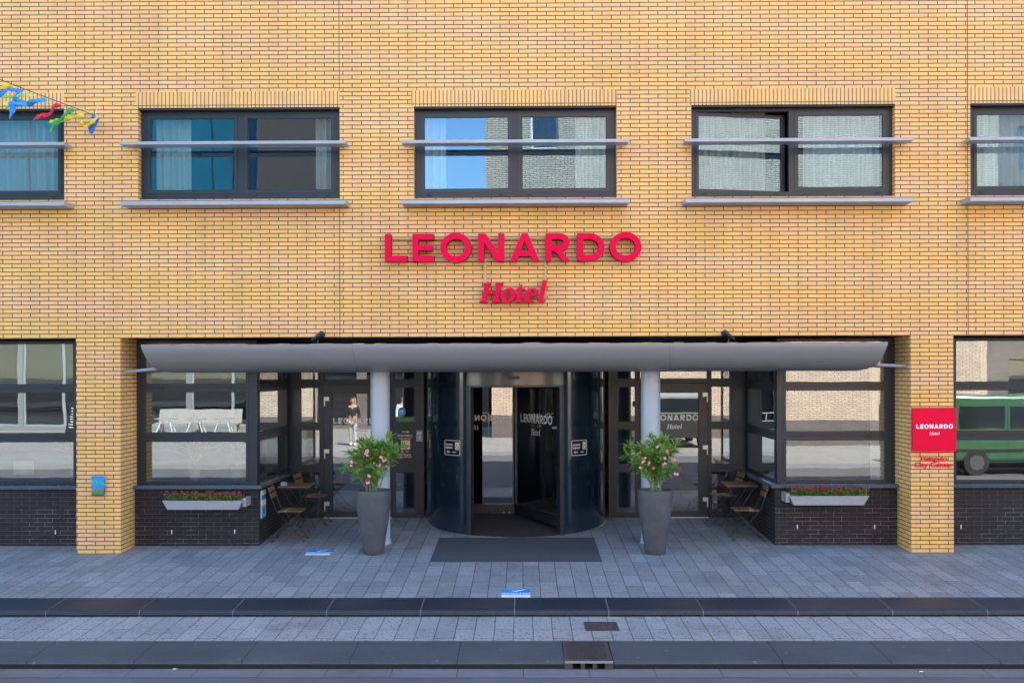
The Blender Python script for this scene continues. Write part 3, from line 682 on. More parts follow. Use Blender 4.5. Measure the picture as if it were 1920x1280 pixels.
for q in (1028, 1034) if False else (945, 955):
    x, z = P(q, 960, Yl-.026); mb = MB(); mb.box(x-.008, x+.008, Yl-.03, Yl-.024, z-.008, z+.008); mb.build('rivet', M['silver'], rev)
# lettering on the angled leaf and the mirrored lettering on the rear leaf
ch = .135; zz = P(1010, 793, 2.2)[1]
mbl = leonardo(lambda u, v, d: mpB(.22+u*ch*.92, d, zz+v*ch), -.0065, -.0055, M['white'], None, s=.18, sub=False); mbl.build('lettering', None, rev)
mb = MB()
for st in hotel_script(.12, .055).values(): glyph_solid(mb, st, lambda u, v, d: mpB(.22+.40+u*.095, d, zz-.20+v*.1), -.0065, -.0055, M['white'])
mb.build('lettering', None, rev)
xm, zm = P(932, 788, Yl); ch2 = .095
mbl = leonardo(lambda u, v, d: (xm-u*ch2*.93, d, zm+v*ch2), Yl-.0065, Yl-.0055, M['cream'], None, s=.22, sub=False); mbl.build('mirrored_lettering', None, rev)
mb = MB(); xm2, zm2 = P(898, 805, Yl)
for st in hotel_script(.12, .055).values(): glyph_solid(mb, st, lambda u, v, d: (xm2-u*.07, d, zm2+v*.07), Yl-.0065, Yl-.0055, M['cream'])
mb.build('mirrored_lettering', None, rev)
mb = MB(); e = mpB(LB-.12, -.03, zm-.05); e2 = mpB(LB-.24, -.03, zm-.05); mb.bar(e, e2, .02, .035); mb.build('leaf_handle', M['silver'], rev)
# ================================================================ canopy
YL = -.15
cx0 = P(264, 650, YL)[0]; cx1 = P(1665, 646, YL)[0]; zl = P(960, 646.5, YL)[1]; zbm = P(960, 697, .3)[1]
can = empty('entrance_canopy', ((cx0+cx1)/2, .69, 0))
tag(can, 'long grey curved metal entrance canopy held on two round columns', 'canopy')
ox = (cx0+cx1)/2; oy = .69
def canp(t):   # profile (y, z) and inset, t 0..1 lip -> bottom
    a = rad(90*t); return (YL+.55*(1-math.cos(a)), zl-(zl-zbm)*math.sin(a)**1.0)
prof = []
N = 18
for i in range(N+1):
    t = i/N; y, z = YL+.55*(t**1.7), None
    z = zl-(zl-zbm)*(1-(1-t)**2.1)
    dyf = (zl-z)/(zl-zbm)
    ins = .085*dyf/.75 if dyf < .75 else .085+.19*((dyf-.75)/.25)**1.6
    prof.append((y, z, ins))
prof += [(.9, zbm, .29), (1.25, zbm+.01, .28), (1.5, zbm+.09, .2)]
NX = 60; vs = []; fs = []; th = .012
for lay in (0, 1):
    for y, z, ins in prof:
        for k in range(NX+1):
            x = cx0+ins+(cx1-cx0-2*ins)*k/NX
            vs.append((x-ox, y-oy+lay*.002, z+lay*th))
K = NX+1; Pn = len(prof); off = K*Pn
for i in range(Pn-1):
    for k in range(NX):
        a = i*K+k; fs += [(a, a+1, a+K+1, a+K), (off+a, off+a+K, off+a+K+1, off+a+1)]
for i in range(Pn-1):
    for k in (0, NX): a = i*K+k; fs.append((a, a+K, off+a+K, off+a) if k == 0 else (a, off+a, off+a+K, a+K))
for k in range(NX):
    for i in (0, Pn-1): a = i*K+k; fs.append((a, off+a, off+a+1, a+1) if i == 0 else (a, a+1, off+a+1, off+a))
mb = MB(); mb.add(vs, fs, None, True); o = mb.build('curved_skin', M['canopy'], can); o.modifiers.new('es', 'EDGE_SPLIT').split_angle = rad(50)
mb = MB()
for k in range(70):                                 # ragged rusty lip
    a = cx0-ox+(cx1-cx0)*k/70; b = cx0-ox+(cx1-cx0)*(k+1)/70; h = .006+.012*random.random()
    mb.box(a+.001, b-.001, YL-oy+.0, YL-oy+.03, zl+th+.0005, zl+th+h)
mb.build('lip', M['rust'], can)
for s, px in ((-1, 713), (1, 1220)):
    X = P(px, 800, .69)[0]-ox; mb = MB(); mb.lathe([(.14, gz(.5)-.05), (.14, zbm+.05)], (X, 0, 0), 40); mb.lathe([(.155, gz(.6)-.03), (.155, gz(.6)+.05), (.141, gz(.6)+.055)], (X, 0, 0), 40); mb.build('column', M['column'], can)
for s, a, b in ((-1, (238, 697), (284, 691)), (1, (1694, 686), (1646, 683.5))):
    A = P(a[0], a[1], .17); B = P(b[0], b[1], .17); XX = XL1 if s < 0 else XR0
    mb = MB(); mb.tube([(XX-ox+.001*s, .17-oy, A[1]), (B[0]-ox-s*.1, .17-oy, B[1])], .024, 12); mb.build('tie_rod', M['shelf'], can)
for px in (660, 1255):
    for side_ in (0,):
        mb = MB(); X = P(px, 670, YL)[0]-ox
        for i in range(N): y0_, z0_, _ = prof[i]; y1_, z1_, _ = prof[i+1]; mb.add([(X+i*.004, y0_-oy-.0015, z0_-.001), (X+.003+i*.004, y0_-oy-.0015, z0_-.001), (X+.003+(i+1)*.004, y1_-oy-.0015, z1_-.001), (X+(i+1)*.004, y1_-oy-.0015, z1_-.001)], [(0, 1, 2, 3)])
        mb.build('panel_seam', M['frame'], can)
# spotlights and sensor on the canopy
for px, py, s in ((596, 634, -1), (1366, 632, 1)):
    X, Z = P(px, py, -.02); g = empty('spotlight', (X, -.02, zl+.02))
    mb = MB(); mb.tube([(0, 0, -.02), (0, 0, Z-zl-.02)], .012, 8); mb.box(-.03, .03, -.03, .03, -.02, -.01); mb.build('bracket', M['black'], g)
    mb = MB(); h = Z-zl-.01; dx = -s*.075
    mb.tube([(-dx, .04, h-.035), (-dx*.2, 0, h), (dx*.2, -.02, h+.01), (dx, -.05, h+.05)], [.03, .034, .042, .05], 16); mb.build('lamp_head', M['black'], g)
    mb = MB(); mb.tube([(dx, -.05, h+.05), (dx*1.03, -.052, h+.052)], .042, 16); mb.build('lens', M['frame'], g)
    tag(g, 'black spotlight on the left end of the canopy' if s < 0 else 'black spotlight on the right end of the canopy', 'spotlight', 'spotlights on the canopy')
X, Z = P(998, 642, .05); g = MB(); g.box(-.15, .15, -.05, .05, 0, .028); g.box(-.11, .11, -.04, .04, .028, .036); o = g.build('junction_box', M['boxgrey'], None, bevel=.01); o.location = (X, .02, zl+.0)
tag(o, 'small grey junction box on top of the canopy middle', 'junction box')
# ================================================================ signs
sgn = empty('hotel_sign', (P(962, 490, 0)[0], 0, P(962, 490, 0)[1]))
ox_, oz_ = sgn.location.x, sgn.location.z
sx0 = P(721.5, 490, -.19)[0]; sx1 = P(1203, 488, -.19)[0]; sz0 = P(962, 489.5, -.19)[1]; chh = (P(962, 437.5, -.19)[1]-sz0); sxs = (sx1-sx0)/9.13
leonardo(lambda u, v, d: (sx0-ox_+u*sxs, d, sz0-oz_+v*chh), -.19, -.05, M['red'], sgn, ms=M['redside'], s=.215)
hz0 = P(960, 567, -.18)[1]; hx0 = P(899, 567, -.18)[0]; hh = P(960, 530, -.18)[1]-hz0
for st in hotel_script(.25, .11).values():
    mb = MB(); glyph_solid(mb, st, lambda u, v, d: (hx0-ox_+u*hh*1.0, d, hz0-oz_+v*hh), -.18, -.05, M['red'], M['redside']); mb.build('letter', None, sgn)
mb = MB(); mb.box(sx0-ox_+.02, sx1-ox_-.05, -.045, -.012, .005, .045); mb.box(sx0-ox_+.02, sx1-ox_-.05, -.045, -.012, chh*.8, chh*.8+.03)
for px in (910, 1023): x = P(px, 500, 0)[0]-ox_; mb.box(x-.014, x+.014, -.04, -.012, hz0-oz_+.2, .004)
x = P(960, 500, 0)[0]-ox_; mb.box(hx0-ox_+.05, hx0-ox_+.95, -.04, -.013, hz0-oz_+.1, hz0-oz_+.13)
for px in (740, 860, 980, 1100, 1190): x = P(px, 480, 0)[0]-ox_; mb.box(x-.01, x+.01, -.02, .001, .008, .04)
mb.build('mounting_rail', M['conduit'], sgn)
tag(sgn, 'big red raised letters reading LEONARDO Hotel on the brick above the canopy', 'sign')
# red square sign on pier
ax, az = P(1711, 846, -.055); bx, bz = P(1793, 764, -.055)
g = empty('square_sign', ((ax+bx)/2, 0, az)); W2 = (bx-ax)/2; HH = bz-az; gx_ = (ax+bx)/2
mb = MB(); mb.box(-W2, W2, -.055, -.012, 0, HH); mb.build('panel', M['signred'], g, bevel=.004)
for q_ in ((-W2-.02, -W2+.05, -.03, -.0125, HH-.03, HH-.015), (-W2+.05, W2-.05, -.012, -.001, HH-.06, HH-.03), (-W2+.05, W2-.05, -.012, -.001, .03, .06)): mb = MB(); mb.box(*q_); mb.build('bracket', M['steel'], g)
x0 = P(1718, 803, -.055)[0]-gx_; x1 = P(1787, 803, -.055)[0]-gx_; z0 = P(1750, 803, -.055)[1]-az; z1 = P(1750, 795, -.055)[1]-az
mbl = leonardo(lambda u, v, d: (x0+u*(x1-x0)/9.13, d, z0+v*(z1-z0)), -.0575, -.0545, M['white'], None, s=.24, sub=False); mbl.build('lettering', None, g)
mb = MB(); z0 = P(1750, 815, -.055)[1]-az; hx = P(1742.5, 815, -.055)[0]-gx_
for st in hotel_script(.13, .06).values(): glyph_solid(mb, st, lambda u, v, d: (hx+u*.042, d, z0+v*.042), -.0575, -.0545, M['white'])
mb.build('lettering', None, g)
tag(g, 'square red sign panel with white LEONARDO Hotel on the right brick pier', 'sign')
g = empty('city_sign', (gx_, 0, P(1750, 874, 0)[1]))
for t_, py, sz in (('Hengelo', 863.5, .095), ('City Center', 875, .095)):
    z = P(1750, py, 0)[1]-g.location.z; xc = P(1750, py, 0)[0]-gx_
    a = textmesh(t_, sz, lambda u, v, d: (xc+u*1.16, d, z+v), -.012, M['red'], align='CENTER', bold=.0014)
    n = len(a.v); o = a.build('lettering', None, g); sm = o.modifiers.new('s', 'SOLIDIFY'); sm.thickness = .006; sm.offset = 0
tag(g, 'small red raised letters reading Hengelo City Center below the square red sign', 'sign')
# green key plaque
ax, az = P(170.5, 930.5, -.03); bx, bz = P(198, 890.5, -.03); g = empty('key_plaque', ((ax+bx)/2, 0, az)); w = (bx-ax)/2; hh = bz-az
M['acryl'] = glassmat('clear_acrylic', .06, (.96, .97, .97), .0)
mb = MB(); mb.box(-w, w, -.03, -.024, 0, hh); mb.build('acrylic_plate', M['acryl'], g)
mb = MB()
for sx_ in (-1, 1):
    for zz_ in (.012, hh-.012): mb.tube([(sx_*(w-.012), -.034, zz_), (sx_*(w-.012), .001, zz_)], .006, 10)
mb.build('stud', M['steel'], g)
mb = MB(); q = w*.86; zb0 = hh*.36; mb.box(-q, q, -.033, -.0305, zb0, zb0+2*q); mb.build('blue_square', M['blue'], g)
mb = MB(); kz = zb0+q*1.0
glyph_solid(mb, [stroke(ell(-q*.5, kz, q*.33, q*.33)[:-1], .018, True), stroke([(-q*.15, kz), (q*.95, kz)], .016), stroke([(q*.55, kz), (q*.55, kz-q*.3)], .016), stroke([(q*.85, kz), (q*.85, kz-q*.3)], .016)], lambda u, v, d: (u, d, v), -.0355, -.0332, M['green']); mb.build('key_emblem', None, g)
for t_, z, m_ in (('Green Key', hh*.20, 'dkgreen'), ('CERTIFIED', hh*.1, 'green')): textmesh(t_, .032, lambda u, v, d: (u, d, v+z), -.0315, M['green'], g, align='CENTER', bold=.001)
mb = MB(); mb.box(-q, q, -.024, -.0215, hh*.07, hh*.19); mb.build('text_strip', M['dkgreen'], g)
tag(g, 'clear plaque with green key on a blue square on the left brick pier', 'plaque')
# floor stickers
def sticker(name, cx, cy, w, h, rz, label):
    X, Y, Z = G(cx, cy); g = empty(name, (X, Y, Z)); g.rotation_euler = (math.atan(SL), 0, rz)
    mb = MB(); mb.box(-w/2, w/2, -h/2+h*.30, h/2, .001, .004); mb.build('blue_field', M['blue'], g)
    mb = MB(); mb.box(-w/2, w/2, -h/2, -h/2+h*.298, .001, .004); mb.build('white_field', M['white'], g)
    mb = MB(); glyph_solid(mb, [stroke([(-.05, h*.30), (-.01, h*.19), (.10, h*.43)], [.012, .03, .012])], lambda u, v, d: (u, v, d), .0055, .0035, M['white']); mb.build('tick_mark', None, g)
    textmesh('SMOKE-FREE', .062, lambda u, v, d: (u, v-h*.13, d), .006, M['white'], g, align='CENTER', bold=.002)
    textmesh('smoke-free zone', .04, lambda u, v, d: (u, v-h*.42, d), .006, M['text_dark'], g, align='CENTER')
    tag(g, label, 'floor sticker', 'smoke-free stickers on the paving')
sticker('floor_sticker', 967.5, 1111.5, .335, .36, 0, 'blue and white smoke-free floor sticker at the edge of the step')
sticker('floor_sticker', 599, 1035, .34, .33, 0, 'blue and white smoke-free floor sticker left of the left planter')
# doormat
x0, y0, _ = G(806.5, 1053); x1 = G(1129, 1053)[0]; y1 = 1.02
mb = MB(); mb.box(0, x1-x0, 0, y1-y0, -.002, .008); o = mb.build('doormat', M['mat'], None, bevel=.003); o.location = (x0, y0, gz(y0)+.002); o.rotation_euler = (math.atan(SL), 0, 0)
tag(o, 'large dark grey doormat in front of the revolving door', 'doormat')
# night bell signs on the drum
def bell(cx, cy, lab):
    # solve the angle on the drum
    best = None
    for i in range(2000):
        t = -math.pi+math.pi*i/2000; y = YC+R*math.sin(t); x = XC+R*math.cos(t); e = abs(P(cx, cy, y)[0]-x)
        if (best is None or e < best[0]): best = (e, t, y)
    t0 = best[1]; z0 = P(cx, cy, best[2])[1]
    org = Vector((XC+R*math.cos(t0), YC+R*math.sin(t0), z0))
    g = empty('bell_sign', org)
    mp = lambda u, v, d: (XC+(R+d)*math.cos(t0+u/R)-org.x, YC+(R+d)*math.sin(t0+u/R)-org.y, v)
    w, h = .165, .112
    rect = []
    for qx, qy, a0 in ((w-.02, h-.02, 0), (-w+.02, h-.02, 90), (-w+.02, -h+.02, 180), (w-.02, -h+.02, 270)):
        rect += [(qx+.02*math.cos(rad(a0+a)), qy+.02*math.sin(rad(a0+a))) for a in (0, 30, 60, 90)]
        nxt = {0: (-w+.02, h), 90: (-w, -h+.02), 180: (w-.02, -h), 270: (w, h-.02)}[a0]; lastp = rect[-1]
        for j in range(1, 6): rect.append((lastp[0]+(nxt[0]-lastp[0])*j/6, lastp[1]+(nxt[1]-lastp[1])*j/6))
    mb = MB(); glyph_solid(mb, [stroke(rect, .008, True)], mp, .004, .0005, M['cream']); mb.build('border', None, g)
    for s_, v in (('Nachtbel', .035), ('Nightbell', -.012)): textmesh(s_, .043, lambda u, vv, d, v=v: mp(u-w+.018, vv+v, d), .002, M['cream'], g, bold=.0012)
    mb = MB(); glyph_solid(mb, [stroke([(-.11, -.065), (.09, -.065)], .011), stroke([(-.08, -.045), (-.115, -.065), (-.08, -.085)], [.006, .014, .006])], mp, .003, .0005, M['cream']); mb.build('arrow', None, g)
    ic = MB(); ics = [stroke([(.07, .03), (.145, .03)], .115)]; glyph_solid(ic, ics, mp, .003, .0005, M['cream']); ic.build('icon_field', None, g)
    ic = MB(); glyph_solid(ic, [stroke(ell(.105, .012, .026, .026, 120, 400, 20), .007), stroke([(.10, .062), (.104, .025), (.128, .022), (.138, -.008)], .009), stroke([(.097, .074), (.103, .074)], .014)], mp, .0045, .0035, M['drumedge']); ic.build('wheelchair_icon', None, g)
    tag(g, lab, 'sign', 'night bell signs on the revolving door drum')
bell(847.5, 839, 'cream night bell sign with wheelchair icon left of the door opening')
bell(1086.5, 839, 'cream night bell sign with wheelchair icon right of the door opening')
# wheelchair entrance sign on the narrow sidelight + intercom + round sticker
a, b = xd(740), xd(778.5); z0, z1 = zd(870), zd(803.5)
g = empty('entrance_sign', ((a+b)/2, YD, z0)); w = (b-a)/2; hh = z1-z0
mb = MB(); mb.box(-w-.01, w+.01, -.012, .02, 0, hh); mb.build('board', M['drumedge'], g)
mpz = lambda u, v, d: (u, d, v)
mb = MB(); glyph_solid(mb, [stroke([(-.05, hh-.05), (.06, hh-.05)], .012), stroke([(.03, hh-.028), (.07, hh-.05), (.03, hh-.072)], [.005, .016, .005])], mpz, -.014, -.0125, M['cream']); mb.build('arrow', None, g)
textmesh('NIGHTBELL', .05, lambda u, v, d: (u, d, v+hh-.13), -.014, M['cream'], g, align='CENTER', bold=.0006)
textmesh('Hotel entrance', .034, lambda u, v, d: (u, d, v+hh-.17), -.014, M['cream'], g, align='CENTER', bold=.0006)
mb = MB(); glyph_solid(mb, [stroke([(-.065, hh-.265), (.085, hh-.265)], .15)], mpz, -.014, -.0125, M['cream']); mb.build('icon_field', None, g)
mb = MB(); glyph_solid(mb, [stroke(ell(0, hh-.29, .035, .035, 120, 400, 20), .009), stroke([(-.008, hh-.22), (0, hh-.27), (.035, hh-.275), (.05, hh-.315)], .012), stroke([(-.012, hh-.205), (-.004, hh-.205)], .018)], mpz, -.0155, -.0145, M['drumedge']); mb.build('wheelchair_icon', None, g)
for s_, q in (('Ein- und', .385), ('Nachteingang', .435), ('Night entrance', .475)): textmesh(s_, .036, lambda u, v, d: (u, d, v+hh-q), -.014, M['cream'], g, align='CENTER', bold=.0006)
tag(g, 'dark notice board with cream arrow and wheelchair icon beside the left glass door', 'sign')
x, z = P(786.5, 817, YD-.03); g = empty('intercom', (x, YD, z-.09)); mb = MB(); mb.box(-.052, .052, -.035, -.0005, 0, .185); mb.build('housing', M['boxgrey'], g, bevel=.006)
mb = MB()
for k in range(4): mb.box(-.03, .03, -.037, -.034, .12+k*.012, .126+k*.012)
mb.box(-.012, .012, -.038, -.034, .05, .074); mb.build('speaker_grille', M['steel'], g)
tag(g, 'pale grey intercom box beside the left curved door drum', 'intercom')
x, z = P(753.5, 772, YD); g = empty('round_sticker', (x, YD, z))
mb = MB(); n = 32; mb.add([(.062*math.cos(2*math.pi*i/n), -.001, .082*math.sin(2*math.pi*i/n)) for i in range(n)]+[(.062*math.cos(2*math.pi*i/n), .003, .082*math.sin(2*math.pi*i/n)) for i in range(n)], [tuple(range(n)), tuple(range(2*n-1, n-1, -1))]+[(i, i+n, (i+1) % n+n, (i+1) % n) for i in range(n)]); mb.build('blue_disc', M['blue'], g)
mb = MB(); glyph_solid(mb, [stroke(ell(-.005, 0, .028, .036)[:-1], .006, True), stroke([(-.02, -.01), (-.02, .02)], .008), stroke([(-.005, -.01), (-.005, .03)], .008), stroke([(.01, -.01), (.01, .02)], .008)], mpz, -.003, -.0012, M['white']); mb.build('emblem', None, g)
tag(g, 'round blue sticker with white emblem on the narrow glass beside the left door', 'sticker')
x, z = P(760, 786, YD); g = MB(); g.box(-.155, .155, -.001, .003, -.045, .045); o = g.build('green_sticker', M['dkgreen'], None); o.location = (x, YD, z)
mb = MB(); mb.box(-.10, .13, -.002, -.0011, -.005, .003); mb.box(-.10, .10, -.002, -.0011, -.024, -.018); mb.build('lettering_lines', M['green'], o)
tag(o, 'green sticker strip under the round blue sticker on the glass', 'sticker')
# notice on the left return wall
g = empty('wall_notice', (XC_L, .75, P(491, 970, .7)[1])); h = .40
mb = MB(); mb.box(.001, .012, -.13, .13, 0, h); mb.build('board', M['white'], g)
mb = MB(); mb.box(.0122, .0135, -.128, .128, h*.66, h*.82); mb.build('blue_band', M['blue'], g)
mb = MB(); mb.box(.0122, .0135, -.128, .128, .002, h*.45); mb.build('light_blue_field', M['skyblue'], g)
mb = MB(); mb.add([(.0145, .0+.03*math.cos(2*math.pi*i/16), .1+.045*math.sin(2*math.pi*i/16)) for i in range(16)], [tuple(range(16))]); mb.build('brown_emblem', M['brown'], g)
tag(g, 'white and blue notice board on the dark brick corner by the bistro chairs', 'notice board')
# ================================================================ bistro sets
def make_chair():
    r = empty('folding_chair')
    for k in range(5):
        x = -.14+k*.073; mb = MB(); mb.box(x-.03, x+.03, -.185, .185, .432, .446); mb.build('seat_slat', M['wood'] if k != 1 else M['woodlt'], r, bevel=.003)
    for z, x in ((.665, -.275), (.755, -.305)):
        mb = MB(); mb.obox((x+.012, 0, z), (.006, 0, .002), (0, .19, 0), (-.009, 0, .034)); mb.build('back_slat', M['wood'], r, bevel=.003)
    for s in (-1, 1):
        y = s*.178
        mb = MB()
        for a, b in (((-.325, .805), (-.19, .45)), ((-.19, .45), (.21, .0))): mb.bar((a[0], y, a[1]), (b[0], y, b[1]), .008, .022, (0, 1, 0))
        mb.build('back_leg', M['black'], r)
        y2 = s*.162; mb = MB(); mb.bar((.15, y2, .425), (-.25, y2, 0), .008, .022, (0, 1, 0)); mb.build('front_leg', M['black'], r)
        mb = MB(); mb.bar((-.19, y2, .425), (.175, y2, .425), .008, .016, (0, 1, 0)); mb.build('seat_rail', M['black'], r)
        for x in (.21, -.25): mb = MB(); mb.box(x-.02, x+.02, y-.012, y+.012, .0, .012); mb.build('foot_cap', M['black'], r)
    mb = MB(); mb.tube([(.13, -.178, .09), (.13, .178, .09)], .006); mb.tube([(-.19, -.162, .065), (-.19, .162, .065)], .006); mb.build('cross_bar', M['black'], r)
    return r
def make_table():
    r = empty('bistro_table')
    for k in range(6):
        x = -.205+k*.082; mb = MB(); mb.box(x-.036, x+.036, -.28, .28, .69, .706); mb.build('top_slat', M['wood'], r, bevel=.003)
    mb = MB(); mb.box(-.235, .235, -.262, -.252, .668, .6895); mb.box(-.235, .235, .252, .262, .668, .6895); mb.build('top_rail', M['black'], r)
    for s in (-1, 1):
        y = s*.235
        mb = MB(); mb.bar((-.2, y, .67), (.24, y, 0), .008, .022, (0, 1, 0)); mb.build('leg', M['black'], r)
        mb = MB(); mb.bar((.2, y-s*.012, .67), (-.24, y-s*.012, 0), .008, .022, (0, 1, 0)); mb.build('leg', M['black'], r)
    mb = MB(); mb.tube([(.17, -.235, .11), (.17, .235, .11)], .006); mb.tube([(-.17, -.223, .11), (-.17, .223, .11)], .006); mb.build('cross_bar', M['black'], r)
    return r
ch0 = make_chair(); tb0 = make_table()
first = True
for x, y, rz, lab in ((-3.42, .88, .04, 'folding chair nearest the camera in front of the left bistro table'), (-3.33, 2.16, -.06, 'folding chair behind the left bistro table by the glass'),
                      (3.28, .9, math.pi-.05, 'folding chair nearest the camera in front of the right bistro table'), (3.20, 2.17, math.pi+.08, 'folding chair behind the right bistro table by the glass')):
    c = ch0 if first else copy_tree(ch0); first = False
    c.location = (x, y, gz(y)+.012); c.rotation_euler = (0, 0, rz); tag(c, 'wood slatted black '+lab, 'chair', 'folding chairs of the bistro sets')
for i, (x, y, rz, lab) in enumerate(((-3.49, 1.56, .02, 'small wooden slatted bistro table against the left dark brick wall'), (3.34, 1.62, -.03, 'small wooden slatted bistro table against the right dark brick wall'))):
    c = tb0 if i == 0 else copy_tree(tb0); c.location = (x, y, gz(y)+.012); c.rotation_euler = (0, 0, rz); tag(c, lab, 'table', 'bistro tables')
x, y = -3.66, 1.42; mb = MB(); mb.box(-.045, .045, -.03, .03, 0, .055); mb.box(-.02, .02, -.022, .022, .055, .062); o = mb.build('table_card_holder', M['boxgrey'], None, bevel=.004); o.location = (x, y, gz(1.56)+.719); tag(o, 'small grey box standing on the left bistro table', 'box')
# ================================================================ planters and oleanders
potprof = [(.0, 0), (.13, 0), (.142, .01), (.158, .12), (.185, .30), (.212, .48), (.232, .64), (.243, .78), (.246, .875), (.242, .888), (.226, .89), (.222, .88), (.22, .80)]
def make_pot(x, y, lab):
    g = empty('planter', (x, y, gz(y-.13)))
    mb = MB(); mb.lathe([(max(r, .001), z) for r, z in potprof], n=56); mb.build('pot', M['pot'], g)
    mb = MB(); mb.lathe([(.001, .83), (.15, .825), (.221, .81)], n=32); mb.build('soil', M['soil'], g)
    tag(g, lab, 'planter', 'tall charcoal planters'); return g
def oleander(x, y, z, seed, lab, lean, flowers):
    rn = random.Random(seed); g = empty('oleander', (x, y, z)); st = MB(); lf = MB(); tips = []
    def leafblade(p, d, L, w):
        d = d.normalized(); sd = d.cross(Vector((rn.uniform(-.5, .5), rn.uniform(-.5, .5), 1))); sd.normalize(); up = sd.cross(d)
        b = p+d*L*.33-up*(-.05*L); c = p+d*L*.68+up*(.02*L)-Vector((0, 0, L*.06)); e = p+d*L-Vector((0, 0, L*.17*rn.uniform(.3, 1.8)))
        lf.add([p, b+sd*w, b-up*w*.3, b-sd*w, c+sd*w*.8, c-up*w*.3, c-sd*w*.8, e], [(0, 1, 2), (0, 2, 3), (1, 4, 5, 2), (2, 5, 6, 3), (4, 7, 5), (5, 7, 6)], None)
    def whorl(p, ax, n, L, spread):
        for k in range(n):
            a = rn.uniform(0, 6.28); q = ax.cross(Vector((0.3, .2, 1)) if abs(ax.z) < .95 else Vector((1, 0, 0))).normalized(); q = Matrix.Rotation(a, 3, ax) @ q
            leafblade(p+ax*rn.uniform(-.01, .01), ax*rn.uniform(.25, 1.1)+q*spread, L*rn.uniform(.7, 1.15), .0115*rn.uniform(.8, 1.3))
    ns = 21
    for s in range(ns):
        a = 2*math.pi*s/ns+rn.uniform(-.3, .3); out = rn.uniform(.25, 1.) if s % 3 else rn.uniform(.0, .35)
        r0 = .10*rn.random(); tgt = Vector((math.cos(a)*.36*out+lean(a)*out, math.sin(a)*.28*out, rn.uniform(.50, .70)-(.16 if out > .75 else 0)))
        if rn.random() < .25: tgt.z += .08
        p0 = Vector((math.cos(a)*r0, math.sin(a)*r0, .0)); pts = []
        for i in range(9):
            t = i/8; p = p0.lerp(tgt, t); p.z = tgt.z*(t**.85); p += Vector((math.cos(a), math.sin(a), 0))*(-.05*math.sin(math.pi*t)); pts.append(p)
        st.tube(pts, [.0085-.005*i/8 for i in range(9)], 6)
        for i in range(2, 9):
            ax = (pts[i]-pts[i-1]).normalized(); dens = 1 if i < 3 else (3 if i < 5 else 5)
            whorl(pts[i], ax, dens, .15, .75); whorl((pts[i]+pts[i-1])/2, ax, dens-2, .14, .8)
        tips.append((pts[-1], ax)); whorl(pts[-1]+ax*.02, ax, 11, .16, .5)
        for _ in range(2):                          # side shoots
            i = rn.choice((4, 5, 6)); b = pts[i]; q = Vector((math.cos(a+rn.uniform(-1.3, 1.3)), math.sin(a+rn.uniform(-1.3, 1.3)), 1.1)).normalized(); e = b+q*rn.uniform(.10, .18)
            st.tube([b, (b+e)/2+Vector((0, 0, -.01)), e], [.005, .004, .003], 5); whorl(e, q, 9, .13, .6); whorl((b+e)/2, q, 4, .12, .8); tips.append((e, q))
    st.build('stem', M['stem'], g); lf.build('foliage', M['leaf'], g)
    rn.shuffle(tips)
    for p, ax in tips[:flowers]:
        fb = MB(); c0 = p+ax*.035+Vector((rn.uniform(-.02, .02), -.10-.06*rn.random(), rn.uniform(-.14, .0)))
        for _ in range(rn.choice((2, 3, 4))):
            c = c0+Vector((rn.uniform(-.025, .025), rn.uniform(-.02, .01), rn.uniform(-.02, .02)))
            ax2 = Vector((rn.uniform(-.6, .6), -1, rn.uniform(-.1, .9))).normalized(); q = ax2.cross(Vector((0, 0, 1))).normalized(); q2 = q.cross(ax2); rs = rn.uniform(.017, .024)
            vs = [c-ax2*.006]
            for k in range(10):
                t = 2*math.pi*k/10; rr_ = rs*(1. if k % 2 == 0 else .62); vs.append(c+(q*math.cos(t)+q2*math.sin(t))*rr_+ax2*(.004 if k % 2 == 0 else 0))
            fb.add(vs, [(0, 1+k, 1+(k+1) % 10) for k in range(10)])
        fb.build('blossom', M['pink'], g)
    tag(g, lab, 'plant', 'oleanders in the tall planters')
plx = P(700, 1000, 0)[0]; prx = P(1228.5, 1000, 0)[0]
make_pot(plx, .02, 'tall tapered charcoal planter in front of the left column'); make_pot(prx, .0, 'tall tapered charcoal planter in front of the right column')
oleander(plx, .02, gz(-.1)+.825, 4, 'pink flowering oleander in the left tall planter', lambda a: .12 if math.cos(a) > 0 else -.10, 19)
oleander(prx, .0, gz(-.1)+.825, 11, 'pink flowering oleander in the right tall planter', lambda a: .08 if math.cos(a) > 0 else -.10, 17)
